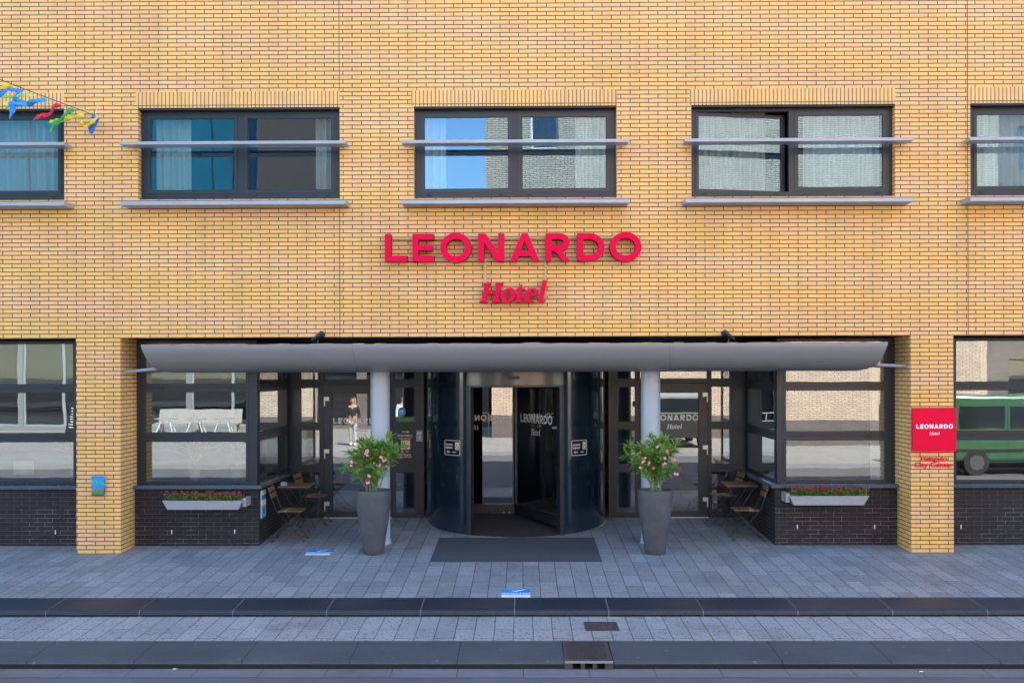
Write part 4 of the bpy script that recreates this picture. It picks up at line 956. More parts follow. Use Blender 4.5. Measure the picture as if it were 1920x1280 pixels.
# ================================================================ window boxes
def window_box(pa, pb, pytop, pybot, lab, lab2, bracket_right):
    Yb = .28
    xa, zt_ = P(pa, pytop, Yb-.09); xb, _ = P(pb, pytop, Yb-.09); zb_ = P(pa, pybot, Yb-.09)[1]
    g = empty('window_box', ((xa+xb)/2, Yb, zb_)); w = (xb-xa)/2; h = zt_-zb_; mb = MB(); dp = .095
    t = .07
    vs = [(-w+t, -dp+.02, 0), (w-t, -dp+.02, 0), (w-t, dp-.02, 0), (-w+t, dp-.02, 0), (-w, -dp, h), (w, -dp, h), (w, dp, h), (-w, dp, h),
          (-w+.015, -dp+.012, h), (w-.015, -dp+.012, h), (w-.015, dp-.012, h), (-w+.015, dp-.012, h), (-w+.03, -dp+.02, h-.05), (w-.03, -dp+.02, h-.05), (w-.03, dp-.02, h-.05), (-w+.03, dp-.02, h-.05)]
    mb.add(vs, [(3, 2, 1, 0), (0, 1, 5, 4), (1, 2, 6, 5), (2, 3, 7, 6), (3, 0, 4, 7), (4, 5, 9, 8), (5, 6, 10, 9), (6, 7, 11, 10), (7, 4, 8, 11), (8, 9, 13, 12), (9, 10, 14, 13), (10, 11, 15, 14), (11, 8, 12, 15)])
    nr = 7
    for k in range(nr):                         # ribbed front
        z = h*(.06+.86*k/(nr-1)); f = z/h; ww = w-t*(1-f)-.004; yy = -dp+.02*(1-f)
        mb.box(-ww, ww, yy-.004, yy+.004, z-.004, z+.004)
    mb.build('trough', M['boxgrey'], g)
    mb = MB(); mb.box(-w+.02, w-.02, -dp+.022, dp-.022, h-.06, h-.03); mb.build('soil', M['soil'], g)
    s = 1 if bracket_right else -1
    mb = MB(); xx = s*(w-.02); mb.box(min(xx, xx+s*.05), max(xx, xx+s*.05), -.03, YP-Yb, h*.1+.02, h+.03); mb.build('bracket', M['boxgrey'], g); mb = MB(); mb.box(min(-xx, -xx+s*.04), max(-xx, -xx+s*.04), .09, YP-Yb, h*.1, h-.02); mb.build('bracket', M['boxgrey'], g)
    tag(g, lab, 'window box', 'ribbed grey window boxes')
    rn = random.Random(int(pa)); n = 8
    for k in range(n):
        x = (xa+xb)/2+(-w+.12+(2*w-.24)*k/(n-1)); pl = empty('bedding_plant', (x, Yb-.01, zb_+h-.03)); lf = MB(); fl = MB()
        for _ in range(210):
            p = Vector((rn.gauss(0, .05), rn.uniform(-.075, .06), rn.uniform(0, .12))); d = Vector((rn.uniform(-1, 1), rn.uniform(-1.2, .5), rn.uniform(-.2, 1.))).normalized(); sd = d.cross(Vector((rn.uniform(-1, 1), rn.uniform(-1, 1), 1))).normalized()*rn.uniform(.007, .013); L = rn.uniform(.022, .040)
            lf.add([p, p+d*L*.5+sd, p+d*L, p+d*L*.5-sd], [(0, 1, 2, 3)])
        for _ in range(30):
            c = Vector((rn.gauss(0, .055), rn.uniform(-.08, .06), rn.uniform(.06, .155))); lf.tube([c-Vector((0, 0, .05)), c], .0015, 3)
            ax2 = Vector((rn.uniform(-.5, .5), -.8, rn.uniform(.2, 1.))).normalized(); q = ax2.cross(Vector((0, 0, 1))).normalized(); q2 = q.cross(ax2); rs = rn.uniform(.014, .021)
            fl.add([c-ax2*.004]+[c+(q*math.cos(.628*j)+q2*math.sin(.628*j))*rs*(1 if j % 2 else .7) for j in range(10)], [(0, 1+j, 1+(j+1) % 10) for j in range(10)])
        lf.build('foliage', M['leaf2'], pl); fl.build('blossoms', M['darkred'], pl)
        tag(pl, lab2, 'plant', lab2+' group')
window_box(304, 455, 938.5, 955.5, 'ribbed grey window box of red flowers under the left bay window', 'dark red flowering plant in the window box of the left bay', True)
window_box(1480, 1630, 929.5, 947, 'ribbed grey window box of red flowers under the right bay window', 'dark red flowering plant in the window box of the right bay', False)
# ================================================================ ribbon garland
def zm_(x, y): return (x/7.385, 120+y/7.385)
g = empty('ribbon_garland', (P(176, 216, 0)[0], 0, P(176, 216, 0)[1])); go = g.location.copy()
yst = lambda px: -.03-.9*max(0, (176-px))/176
strp = [(-420, 20), (-250, 67), (-120, 111), (0, 149), (40, 165), (90, 184), (125, 197), (150, 206), (173, 215)]
def p3(px, py, Y): x, z = P(px, py, Y); return Vector((x, Y, z))-go
mb = MB(); mb.tube([p3(a, b, yst(a)) for a, b in strp], .005, 6); mb.tube([p3(173, 215, -.03), p3(176, 217, .002)], .006, 6); mb.build('string', M['cable'], g)
rib = [('ribbon_yellow', (.9, .62, .02), [(160, 285), (80, 305), (20, 325), (-60, 380)], .032), ('ribbon_blue', (.01, .30, .80), [(300, 355), (215, 365), (120, 350), (30, 400), (-60, 520)], .032),
       ('ribbon_blue', (.01, .25, .75), [(295, 350), (225, 420), (195, 530), (170, 650), (130, 750)], .036), ('ribbon_lime', (.5, .85, .12), [(465, 425), (330, 435), (150, 455), (20, 450)], .022),
       ('ribbon_blue', (.01, .38, .85), [(650, 495), (500, 515), (380, 555), (270, 520), (215, 465)], .04), ('ribbon_blue', (.01, .34, .82), [(380, 560), (260, 555), (115, 560)], .034), ('ribbon_lime', (.55, .85, .15), [(65, 520), (75, 590), (120, 625)], .022), ('ribbon_red', (.75, .01, .04), [(835, 560), (745, 590), (700, 680), (590, 715), (520, 740), (465, 780)], .034),
       ('ribbon_green', (.0, .35, .07), [(1010, 620), (910, 690), (850, 770), (770, 820), (700, 935)], .036), ('ribbon_yellow', (.95, .72, .0), [(1155, 685), (1050, 720), (900, 770), (780, 790), (685, 795)], .032),
       ('ribbon_yellow', (.95, .68, .0), [(1110, 770), (1140, 845), (1210, 850), (1290, 790), (1340, 740)], .026), ('ribbon_blue', (.01, .20, .62), [(1285, 700), (1300, 760), (1350, 770), (1310, 860), (1265, 935), (1240, 870), (1290, 790)], .036)]
for k, (nm, c, pts, w) in enumerate(rib):
    mk = nm+str(c[1])
    if mk not in M: M[mk] = simple(nm, c, .35, var=.1); 
    base = yst(pts[0][0]/7.385); pp = []
    fine = []
    for i in range(len(pts)-1):
        for j in range(5):
            t = j/5; p0_ = pts[max(i-1, 0)]; p1_ = pts[i]; p2_ = pts[i+1]; p3_ = pts[min(i+2, len(pts)-1)]
            fine.append(tuple(.5*(2*p1_[q]+(p2_[q]-p0_[q])*t+(2*p0_[q]-5*p1_[q]+4*p2_[q]-p3_[q])*t*t+(3*p1_[q]-3*p2_[q]+p3_[q]-p0_[q])*t**3) for q in (0, 1)))
    fine.append(pts[-1]); n = len(fine)
    P3 = [p3(*zm_(*q), base-.05-.012*k-.05*math.sin(i*.5)) for i, q in enumerate(fine)]
    vs = []; fs = []
    for i, q in enumerate(P3):
        d = (P3[min(i+1, n-1)]-P3[max(i-1, 0)]).normalized(); sdv = d.cross(Vector((0, 1, 0))).normalized(); tw = .5*math.sin(i*.45+k); sv = sdv*math.cos(tw)+Vector((0, 1, 0))*math.sin(tw)
        ww = w*(.35 if i == 0 else 1.)*(.9+.2*math.sin(i)); vs += [q+sv*ww, q-sv*ww]
    for i in range(n-1): fs.append((2*i, 2*i+2, 2*i+3, 2*i+1))
    mb = MB(); mb.add(vs, fs, None, True); o = mb.build('ribbon', M[mk], g); sm = o.modifiers.new('s', 'SOLIDIFY'); sm.thickness = .0015
mb = MB()
for a, b in (((1140, 645), (1250, 615)), ((1325, 700), (1355, 575)), ((150, 270), (260, 410))): mb.tube([p3(*zm_(*a), -.1), p3(*zm_(*b), -.14)], .003, 5)
mb.build('cable_tie', M['white'], g)
tag(g, 'string of fluttering coloured ribbons tied to the facade at upper left', 'garland')
# ================================================================ inside things seen through the glass
mb = MB(); mb.lathe([(.001, 0), (.2, 0), (.24, .1), (.25, .6), (.26, .62), (.24, .66), (.20, .70), (.001, .72)], n=32); b_ = mb.build('waste_bin', M['bin']); b_.location = (xd(590), 3.1, zb); tag(b_, 'dark green round bin behind the glass left of the left door', 'bin')
g = empty('armchair', (xd(1345), 3.25, zb)); g.rotation_euler = (0, 0, .5)
mb = MB(); mb.box(-.32, .32, -.3, .3, .18, .42); mb.build('seat', M['brown'], g, bevel=.05)
mb = MB(); mb.box(-.32, .32, -.36, -.24, .42, .86); mb.build('backrest', M['brown'], g, bevel=.05)
for s in (-1, 1): mb = MB(); mb.box(s*.36-.05, s*.36+.05, -.3, .3, .2, .6); mb.build('armrest', M['brown'], g, bevel=.03)
for a in (-1, 1):
    for c in (-1, 1): mb = MB(); mb.tube([(a*.28, c*.26, 0), (a*.26, c*.24, .2)], .018); mb.build('leg', M['black'], g)
tag(g, 'brown leather armchair behind the glass right of the right door', 'armchair')
g = empty('lobby_table', (1.0, 5.0, zb)); mb = MB(); mb.lathe([(.001, .70), (.5, .70), (.52, .72), (.5, .74), (.001, .74)], n=40); mb.build('table_top', M['curtain'], g); mb = MB(); mb.lathe([(.3, 0), (.05, .03), (.04, .7)], n=24); mb.build('pedestal', M['curtain'], g); tag(g, 'round white table inside the lobby behind the revolving door', 'table')
# window dressing plants in the left bays
def inside_plant(x, y, z, kind, lab):
    g = empty('potted_plant', (x, y, z)); rn = random.Random(int(x*100)); mb = MB(); mb.lathe([(.001, 0), (.07, 0), (.1, .2), (.09, .2), (.001, .18)], n=24); mb.build('pot', M['curtain'] if kind == 'grass' else M['boxgrey'], g)
    lf = MB()
    for k in range(60 if kind == 'grass' else 26):
        a = rn.uniform(0, 6.28); L = rn.uniform(.35, .6); o_ = rn.uniform(.1, .45); pts = [Vector((0, 0, .18))+Vector((math.cos(a)*o_*t*t, math.sin(a)*o_*t*t*.5, L*t*(1-.35*t*o_*2))) for t in (0, .25, .5, .75, 1.)]
        if kind == 'grass': lf.tube(pts, [.003, .003, .003, .008, .002], 4)
        else:
            w_ = [.005, .03, .045, .035, .004]; vs = []
            for i, p in enumerate(pts): vs += [p+Vector((-math.sin(a), math.cos(a), .2))*w_[i], p-Vector((-math.sin(a), math.cos(a), .2))*w_[i]]
            lf.add(vs, [(2*i, 2*i+2, 2*i+3, 2*i+1) for i in range(4)])
    lf.build('foliage', M['straw'] if kind == 'grass' else M['leaf'], g); tag(g, lab, 'plant')
M['straw'] = simple('straw', (.55, .42, .24), .7)
inside_plant(xw(350), .95, ZSL, 'grass', 'pot of dried grass behind the left bay window')
inside_plant(xw(430), .98, ZSL, 'leaf', 'leafy green pot plant behind the right side of the left bay window')
inside_plant(xw(120), .98, ZSL, 'leaf', 'leafy pot plant behind the far left window near the pier')
mb = MB(); mb.box(-11, XC_L-.25, .75, 1.2, ZSL-.06, ZSL-.005); mb.build('window_ledge', M['boxgrey'], hotel)
mb = MB(); mb.box(XC_R+.25, 11, .75, 1.2, ZSL-.06, ZSL-.005); mb.build('window_ledge', M['boxgrey'], hotel)
x, z = P(43.5, 877, YFm+.05); mb = MB(); mb.box(-.15, .15, 0, .008, -.10, .10); o = mb.build('paper_notice', M['cream'], None); o.location = (x, YFm+.06, z); mb = MB(); mb.box(-.09, -.06, -.03, .0, -.12, -.1); mb.box(.06, .09, -.03, 0, -.12, -.1); mb.build('clip', M['black'], o); tag(o, 'blank cream paper notice standing inside the far left window', 'notice')
# ================================================================ across the street
bld = empty('brick_building', (0, -21, -.17)); tag(bld, 'pale brick building across the street mirrored in the middle and right windows', 'building')
def rel(o, par): o.parent = par; o.matrix_parent_inverse = Matrix.Translation(-Vector(par.location)); return o
B0, B1 = P(922, 800, 0)[0]*0-1.25, 16.6
mw = lambda u, d, z: (u, -21-d, z)
wx0, wx1 = .35, 1.2
mb = MB(); mb.holed(mw, B0, B1, .72, 13.5, [(.35, 1.25, 10.3, 11.7), (6.5, 8.0, 4.2, 5.6)], 0, .4); rel(mb.build('wall', M['far_brick']), bld)
mb = MB(); mb.box(B0+.005, B1-.005, -21.42, -20.995, -.17, .718); rel(mb.build('plinth', M['far_dark']), bld)
mb = MB(); mb.box(B0, B0+.3, -33, -21.41, -.17, 13.49); mb.box(B1-.3, B1, -33, -21.41, -.17, 13.49); mb.box(B0+.31, B1-.31, -33, -21.5, 13.2, 13.4); rel(mb.build('side_wall', M['far_brick']), bld)
for a, b, c, e in ((.35, 1.25, 10.3, 11.7), (6.5, 8.0, 4.2, 5.6)):
    mb = MB(); mb.holed(mw, a, b, c, e, [(a+.06, b-.06, c+.06, e-.06)], .12, .2); w_ = rel(mb.build('window', M['white']), bld); mb = MB(); mb.box(a+.06, b-.06, -21.17, -21.16, c+.06, e-.06); p_ = mb.build('pane', M['glass_far']); p_.parent = w_
mb = MB(); mb.box(B0+.35, B1-.35, -22.5, -22.4, 0, 13.1); rel(mb.build('room_wall', M['dark']), bld)
sh = empty('shop_building', (-19, -31, -.17)); tag(sh, 'low white framed shop across the square mirrored in the left windows', 'building')
ms_ = lambda u, d, z: (u, -31-d, z)
hs = [(-31+.2+i*3.9, -31+3.9+i*3.9, .05, 4.9) for i in range(5)]
M['shop_frame'] = simple('shop_frame_grey', (.26, .30, .33), .5)
M['render_grey'] = simple('grey_render', (.20, .21, .205), .8, var=.05, nscale=.5)
mb = MB(); mb.holed(ms_, -31.2, -11.3, -.17, 7.4, hs, 0, .35); rel(mb.build('wall', M['render_grey']), sh)
for a, b, c, e in hs:
    mb = MB(); mb.holed(ms_, a, b, c, e, [(a+.09, (a+b)/2-.06, c+.09, e-.09), ((a+b)/2+.06, b-.09, c+.09, e-.09)], .1, .2); w_ = rel(mb.build('window', M['shop_frame']), sh); mb = MB(); mb.box(a+.05, b-.05, -31.16, -31.15, c+.05, e-.05); p_ = mb.build('pane', M['glass_far']); p_.parent = w_
mb = MB(); mb.box(-31.2, -11.3, -38, -31.36, -.17, 7.3); rel(mb.build('core', M['dark']), sh)
tw = empty('tower_block', (-13, -44, -.17)); tag(tw, 'tall brown ribbed block mirrored in the upper left window', 'building')
M['brownrib'] = simple('brown_cladding', (.10, .065, .055), .6)
mb = MB()
for i in range(32): mb.box(-15.2+i*.125, -15.2+i*.125+.085, -44, -43.95, -.17, 24)
mb.box(-15.3, -11.2, -52, -44.01, -.17, 24); rel(mb.build('wall', M['brownrib']), tw)
gl_ = empty('glass_block', (-24, -50, -.17)); tag(gl_, 'tall teal glazed block mirrored in the upper left windows', 'building')
M['teal'] = simple('teal_cladding', (.006, .105, .15), .3, var=.15, nscale=.3)
mb = MB(); mb.box(-52, -16.2, -60, -50, -.17, 30); rel(mb.build('glazed_wall', M['teal']), gl_)
mb = MB()
for i in range(9): mb.box(-51+i*3.9, -50.93+i*3.9, -49.999, -49.93, 0, 30)
rel(mb.build('mullions', M['drumedge']), gl_)
lo = empty('garage_building', (-6, -28, -.17)); tag(lo, 'low dark garage block mirrored behind the people in the left door', 'building')
mg = lambda u, d, z: (u, -28-d, z); hs = [(-10.2, -7.8, .0, 2.6), (-7.3, -4.9, 0, 2.6), (-4.4, -2.1, 0, 2.6)]
mb = MB(); mb.holed(mg, -11.0, -1.6, -.17, 4.2, hs, 0, .3); rel(mb.build('wall', M['far_dark']), lo)
for a, b, c, e in hs:
    mb = MB(); mb.box(a+.02, b-.02, -28.25, -28.2, -.16, e); 
    for k in range(8): mb.box(a+.04, b-.04, -28.2, -28.18, .1+k*.32, .12+k*.32)
    rel(mb.build('garage_door', M['drumedge']), lo)
mb = MB(); mb.box(-11, -1.6, -34, -28.31, -.17, 4.1); rel(mb.build('core', M['dark']), lo)
hd = empty('dark_building', (24, -29, -.17)); tag(hd, 'tall dark brick block mirrored in the far right windows', 'building')
mh = lambda u, d, z: (u, -29-d, z); hs = [(18+i*3.2, 19.8+i*3.2, 1.2+j*3.3, 3.0+j*3.3) for i in range(5) for j in range(4)]
mb = MB(); mb.holed(mh, 16.8, 36, -.17, 15, hs, 0, .3); rel(mb.build('wall', M['far_dark']), hd)
for a, b, c, e in hs: mb = MB(); mb.holed(mh, a, b, c, e, [(a+.07, b-.07, c+.07, e-.07)], .12, .2); w_ = rel(mb.build('window', M['drumedge']), hd); mb = MB(); mb.box(a+.05, b-.05, -29.18, -29.17, c+.05, e-.05); p_ = mb.build('pane', M['glass_far']); p_.parent = w_
mb = MB(); mb.box(16.8, 36, -38, -29.31, -.17, 14.9); rel(mb.build('core', M['dark']), hd)
# brick pier wall seen in the left sidelight
mb = MB(); mb.box(0, 1.7, -.35, 0, 0, 4.6); mb.box(-.03, 1.73, -.38, .03, 4.6, 4.68); o = mb.build('brick_gatepost', M['far_brick']); o.location = (-10.3, -22.5, -.17); tag(o, 'wide pale brick gatepost mirrored in the glass left of the left door', 'gatepost')
# bench with tables
def far_bench():
    g = empty('picnic_bench', (-14.3, -29.2, -.165))
    mb = MB(); mb.obox((0, -.25, .72), (1.85, 0, 0), (0, .03, .0), (0, -.05, .3)); mb.build('backrest', M['bleached'], g)
    mb = MB(); mb.box(-1.85, 1.85, -.2, .28, .42, .47); mb.build('seat', M['bleached'], g)
    for x in (-1.7, 0, 1.7):
        for y in (-.15, .22): mb = MB(); mb.box(x-.05, x+.05, y-.04, y+.04, 0, .42); mb.build('leg', M['bleached'], g)
    tag(g, 'long bleached wooden bench mirrored in the left bay window', 'bench')
    for i, x in enumerate((-15.4, -14.1, -12.9)):
        t = empty('cafe_table', (x, -28.2, -.165)); mb = MB(); mb.box(-.4, .4, -.3, .3, .66, .69); mb.build('table_top', M['bleached'], t)
        for sx_ in (-1, 1):
            for sy_ in (-1, 1): mb = MB(); mb.tube([(sx_*.36, sy_*.25, 0), (sx_*.15, sy_*.15, .66)], .014); mb.build('leg', M['white'], t)
        tag(t, ('leftmost', 'middle', 'rightmost')[i]+' small white cafe table before the mirrored bench', 'table', 'cafe tables across the square')
M['bleached'] = simple('bleached_wood', (.33, .31, .30), .7, var=.1)
far_bench()
# chalk board
g = empty('chalk_board', (-19.6, -28.5, -.165)); g.rotation_euler = (0, rad(8), 0)
mb = MB(); mb.box(-.33, .33, -.03, .03, 0, 1.25); mb.build('board', M['black'], g)
mb = MB()
for k in range(8): a = .08+.06*((k*7) % 3); mb.box(-.25+a*.3, .25-a, .031, .034, 1.12-k*.12, 1.15-k*.12)
mb.build('chalk_lines', M['white'], g); tag(g, 'leaning black chalk board mirrored in the far left window', 'chalk board')
# vans
def van(name, loc, rz, paint, lab, L=4.8, W=1.95, Ht=2.1, win=1.25):
    g = empty(name, loc, rz); m_ = simple(name+'_paint', paint, .25, var=.02, coat=.6)
    prof = [(-L/2, .35), (-L/2, Ht*.5), (-L/2+.08, Ht-.25), (-L/2+.3, Ht), (L/2-1.35, Ht), (L/2-1.0, Ht-.12), (L/2-.55, win-.05), (L/2-.08, win-.3), (L/2, .75), (L/2, .35)]
    mb = MB(); mb.prism(prof, -W/2, W/2); mb.build('body', m_, g, bevel=.09)
    q = MB(); q.box(-L/2-.004, -L/2+.06, -W/2+.22, W/2-.22, win, Ht-.32); q.build('rear_window', M['glassblack'], g, bevel=.05)
    for s in (-1, 1):
        for a, b in ((-L/2+.5, -L/2+1.7), (-L/2+1.85, L/2-1.6), (L/2-1.5, L/2-.85)):
            q = MB(); q.box(a, b, s*(W/2+.002)-.006, s*(W/2+.002)+.006, win, Ht-.3); q.build('side_window', M['glassblack'], g)
        for x in (-L/2+.95, L/2-.9):
            w_ = MB(); w_.tube([(x, s*(W/2-.22), .34), (x, s*(W/2+.01), .34)], .34, 28); wh = w_.build('wheel', M['tyre'], g); w_ = MB(); w_.tube([(x, s*(W/2), .34), (x, s*(W/2+.02), .34)], .2, 20); r_ = w_.build('rim', M['pot'], wh)
        q = MB(); q.box(L/2-.07, L/2+.01, s*.75-.14, s*.75+.14, .72, .9); q.build('headlight', M['white'], g, bevel=.02)
        q = MB(); q.box(-L/2-.012, -L/2+.02, s*.85-.06, s*.85+.06, .8, 1.15); q.build('tail_light', M['redside'], g)
    for s in (-1, 1):
        for xx in (-L/2+1.78, L/2-1.55, L/2-.8): q = MB(); q.box(xx-.006, xx+.006, s*(W/2+.0035)-.004, s*(W/2+.0035)+.004, .42, win+.55 if xx < L/2-1 else win-.2); q.build('door_seam', M['tyre'], g)
        q = MB(); q.box(L/2-1.48, L/2-1.30, s*(W/2+.01)-.012, s*(W/2+.01)+.012, win-.2, win-.16); q.build('door_handle', M['tyre'], g)
        q = MB(); q.box(-L/2+.35, L/2-.3, s*(W/2+.003)-.008, s*(W/2+.003)+.008, .62, .70); q.build('side_moulding', M['tyre'], g)
        q = MB(); q.box(L/2-.98, L/2-.86, s*(W/2+.11)-.09, s*(W/2+.11)+.09, win+.05, win+.28); q.build('wing_mirror', M['tyre'], g, bevel=.03)
    q = MB(); q.add([(L/2-.98, -W/2+.14, Ht-.17), (L/2-.98, W/2-.14, Ht-.17), (L/2-.55, W/2-.1, win+.01), (L/2-.55, -W/2+.1, win+.01)], [(0, 1, 2, 3)]); o = q.build('windscreen', M['glassblack'], g); o.location = (.02, 0, .02)
    for e, nm in ((-L/2, 'rear_bumper_or_backing'), (L/2, 'front_bumper')): q = MB(); q.box(e-.05, e+.05, -W/2+.0, W/2-.0, .35, 1.21 if (e < 0 and name == 'white_van') else .58); q.build(nm, M['tyre'], g, bevel=.02)  # white van: bumper raised as added dark backing, keeps door lettering readable in reflection
    tag(g, lab, 'van')
M['glassblack'] = simple('dark_car_glass', (.02, .025, .03), .06); M['tyre'] = simple('tyre', (.02, .02, .02), .8)
van('white_van', (5.45, -18.0, -.165), rad(-90), (.27, .28, .28), 'white van parked tail to the street mirrored in the right door', 4.6, 2.05, 2.05)
van('green_van', (13.5, -12.9, -.30), 0, (.035, .115, .055), 'green van at the far kerb mirrored in the far right window', 4.6, 1.95, 2.15)
# ---------------------------------------------------------------- people across the street
def skinbody(name, verts, edges, radii, m, parent, sub=1):
    me = bpy.data.meshes.new(name); me.from_pydata(verts, edges, []); o = bpy.data.objects.new(name, me); COL.objects.link(o)
    md = o.modifiers.new('skin', 'SKIN'); md.use_smooth_shade = True
    for v, r in zip(me.skin_vertices[0].data, radii): v.radius = r if isinstance(r, tuple) else (r, r)
    me.skin_vertices[0].data[0].use_root = True
    s = o.modifiers.new('sub', 'SUBSURF'); s.levels = sub; s.render_levels = sub+1
    dg = bpy.context.evaluated_depsgraph_get(); m2 = bpy.data.meshes.new_from_object(o.evaluated_get(dg)); bpy.data.objects.remove(o)
    o = bpy.data.objects.new(name, m2); COL.objects.link(o); o.parent = parent; m2.materials.clear(); m2.materials.append(m); return o
def person(loc, rz, top, trouser, hair, shoes, lab, stride=.12, arms='down', h=1.74, longhair=False):
    g = empty('person', loc, rz); k = h/1.74; skin = M['skin']
    V = [(0, 0, .95), (0, 0, 1.15), (0, 0, 1.36), (0, 0, 1.47), (0, 0, 1.55), (0, .015, 1.64), (0, .01, 1.71)]; E = [(0, 1), (1, 2), (2, 3), (3, 4), (4, 5), (5, 6)]; Rr = [(.15, .10), (.13, .095), (.16, .10), (.06, .055), (.055, .055), (.08, .095), (.06, .07)]
    jo = {}
    for s in (-1, 1):
        n = len(V); st_ = s*stride
        V += [(s*.17, 0, 1.40), (s*.23, -.01, 1.16), (s*.22, .10 if arms == 'front' else .02, .97 if arms == 'down' else 1.12), (s*.215, .16 if arms == 'front' else .05, .89 if arms == 'down' else 1.12)]
        E += [(2, n), (n, n+1), (n+1, n+2), (n+2, n+3)]; Rr += [.06, .045, .032, .03]; jo[('arm', s)] = n
        n = len(V); V += [(s*.09, 0, .86), (s*.10, st_*.5+.02, .50), (s*.10, st_, .09), (s*.10, st_+.12, .04)]; E += [(0, n), (n, n+1), (n+1, n+2), (n+2, n+3)]; Rr += [.09, .062, .042, .035]; jo[('leg', s)] = n
        for f in range(4):                        # fingers
            a = len(V); b0 = V[jo[('arm', s)]+3]; V += [(b0[0]-.012+.008*f-.004, b0[1]+.015*(f-1.5)*.9, b0[2]-.05), (b0[0]+.0, b0[1]+.015*(f-1.5), b0[2]-.09)]; E += [(jo[('arm', s)]+3, a), (a, a+1)]; Rr += [.009, .008]
        a = len(V); b0 = V[jo[('arm', s)]+3]; V += [(b0[0]-s*.02, b0[1]+.035, b0[2]-.02), (b0[0]-s*.02, b0[1]+.05, b0[2]-.05)]; E += [(jo[('arm', s)]+3, a), (a, a+1)]; Rr += [.01, .009]
    V2 = [(x*k, y*k, z*k) for x, y, z in V]; skinbody('body', V2, E, Rr, skin, g)
    def sub(idx, grow, m, nm, extra=None):
        mp_ = {v: i for i, v in enumerate(idx)}; vv = [V2[i] for i in idx]; ee = [(mp_[a], mp_[b]) for a, b in E if a in mp_ and b in mp_]
        rr_ = [tuple(q+grow for q in (Rr[i] if isinstance(Rr[i], tuple) else (Rr[i],)*2)) for i in idx]; skinbody(nm, vv, ee, rr_, m, g)
    aL_, aR_ = jo[('arm', -1)], jo[('arm', 1)]; lL, lR = jo[('leg', -1)], jo[('leg', 1)]
    sub([1, 0, 2, aL_, aL_+1, aL_+2, aR_, aR_+1, aR_+2], .014, top, 'top'); sub([0, lL, lL+1, lL+2, lR, lR+1, lR+2], .016, trouser, 'trousers')
    for q in (lL, lR): sub([q+2, q+3], .012, shoes, 'shoe')
    mb = MB(); prof_ = [(.001, 1.76), (.05, 1.75), (.085, 1.71), (.098, 1.66)]
    if longhair: prof_ += [(.105, 1.56), (.11, 1.46), (.07, 1.38)]
    else: prof_ += [(.096, 1.64)]
    mb.lathe([(r*k, z*k) for r, z in prof_], (0, -.022, 0), 20, None, rad(140), rad(400)); mb.build('hair', hair, g)
    mb = MB()
    for s in (-1, 1): mb.obox((s*.032*k, .108*k, 1.655*k), (.011, 0, 0), (0, .006, 0), (0, 0, .006))
    mb.obox((0, .108*k, 1.59*k), (.022, 0, 0), (0, .004, 0), (0, 0, .005)); mb.build('eyes_and_mouth', M['cloth_dark'], g)
    mb = MB(); mb.obox((0, .118*k, 1.63*k), (.010, 0, 0), (0, .014, 0), (0, -.004, .018)); mb.build('nose', skin, g, bevel=.004)
    tag(g, lab, 'person')
M['skin'] = simple('skin', (.48, .27, .19), .5, var=.04); M['cloth_dark'] = simple('black_cloth', (.018, .016, .018), .8); M['cloth_white'] = simple('white_cloth', (.42, .40, .38), .8); M['cloth_blue'] = simple('light_blue_cloth', (.48, .66, .82), .8)
M['hair_blond'] = simple('blond_hair', (.55, .34, .13), .6, var=.3); M['hair_dark'] = simple('dark_hair', (.04, .025, .018), .6)
person((-6.15, -17.2, -.165), 0, M['cloth_dark'], M['cloth_white'], M['hair_blond'], M['white'], 'blond woman in black jacket and white trousers mirrored in the left door', .10, longhair=True)
person((-4.32, -17.0, -.165), -.3, M['cloth_blue'], M['cloth_dark'], M['hair_dark'], M['white'], 'dark haired man in light blue shirt mirrored beside the left door', .05, h=1.8)
# litter
for px_, py_, lab_ in ((326, 1252.5, 'small cigarette end lying by the kerb left of the gully'), (1724, 1259, 'small cigarette end lying in the gutter right of the gully')):
    x_, y_, z_ = G(px_, py_, 0, -.298); y_ = min(y_, YK1-.03); mb = MB(); mb.tube([(0, 0, 0), (.03, .004, 0)], .005, 8, M['white']); mb.tube([(.03, .004, 0), (.05, .007, 0)], .0052, 8, M['rust']); o = mb.build('cigarette_end'); o.location = (x_, y_, -.294); tag(o, lab_, 'litter')
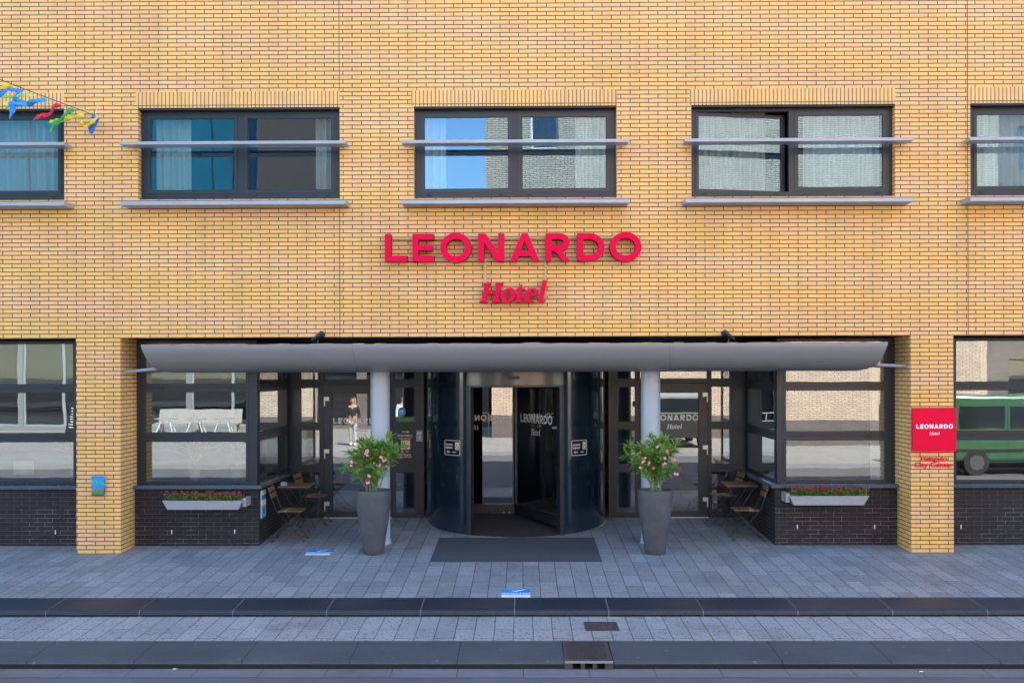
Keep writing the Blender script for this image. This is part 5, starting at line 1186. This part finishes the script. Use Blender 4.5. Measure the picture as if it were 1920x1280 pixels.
# railing and planting between the far buildings
g = empty('handrail', (-2.6, -22, -.165)); mb = MB()
for z in (.3, .6, .95): mb.tube([(-1.2, 0, z), (1.2, 0, z)], .025)
mb.build('rail', M['shelf'], g)
for x in (-1.2, 0, 1.2): mb = MB(); mb.tube([(x, 0, 0), (x, 0, .96)], .025); mb.build('post', M['shelf'], g)
tag(g, 'grey tubular handrail mirrored in the revolving door', 'handrail')
# ================================================================ light, camera
sc = bpy.context.scene
EL, AZ = 47., 28.          # sun stands behind the hotel, to the right
dirv = Vector((math.sin(rad(AZ))*math.cos(rad(EL)), math.cos(rad(AZ))*math.cos(rad(EL)), math.sin(rad(EL))))
w = bpy.data.worlds.new('World'); sc.world = w; w.use_nodes = True; nt = w.node_tree
sk = nt.nodes.new('ShaderNodeTexSky'); sk.sky_type = 'NISHITA'; sk.sun_disc = False; sk.sun_elevation = rad(EL); sk.sun_rotation = rad(AZ); sk.air_density = 1.0; sk.dust_density = .4; sk.ozone_density = 1.5; sk.altitude = 200
nt.links.new(sk.outputs[0], nt.nodes['Background'].inputs[0]); nt.nodes['Background'].inputs[1].default_value = .14
sl = bpy.data.lights.new('sun', 'SUN'); sl.energy = 4.9; sl.angle = rad(.5); sl.color = (1., .91, .77)
so = bpy.data.objects.new('sun', sl); COL.objects.link(so); so.rotation_euler = dirv.to_track_quat('Z', 'Y').to_euler(); so.location = (10, 20, 30)
cd = bpy.data.cameras.new('camera'); co = bpy.data.objects.new('camera', cd); COL.objects.link(co); sc.camera = co
co.location = CAM; co.rotation_euler = RM.to_euler(); cd.sensor_width = 36; cd.lens = F/1920*36; cd.shift_y = 55/1920; cd.clip_end = 1500; cd.clip_start = .05
sc.render.engine = 'CYCLES'; sc.render.resolution_x = 1024; sc.render.resolution_y = 682
sc.view_settings.view_transform = 'Standard'; sc.view_settings.look = 'None'; sc.view_settings.gamma = 1; sc.view_settings.exposure = 2.37
sc.cycles.max_bounces = 10; sc.cycles.transparent_max_bounces = 16
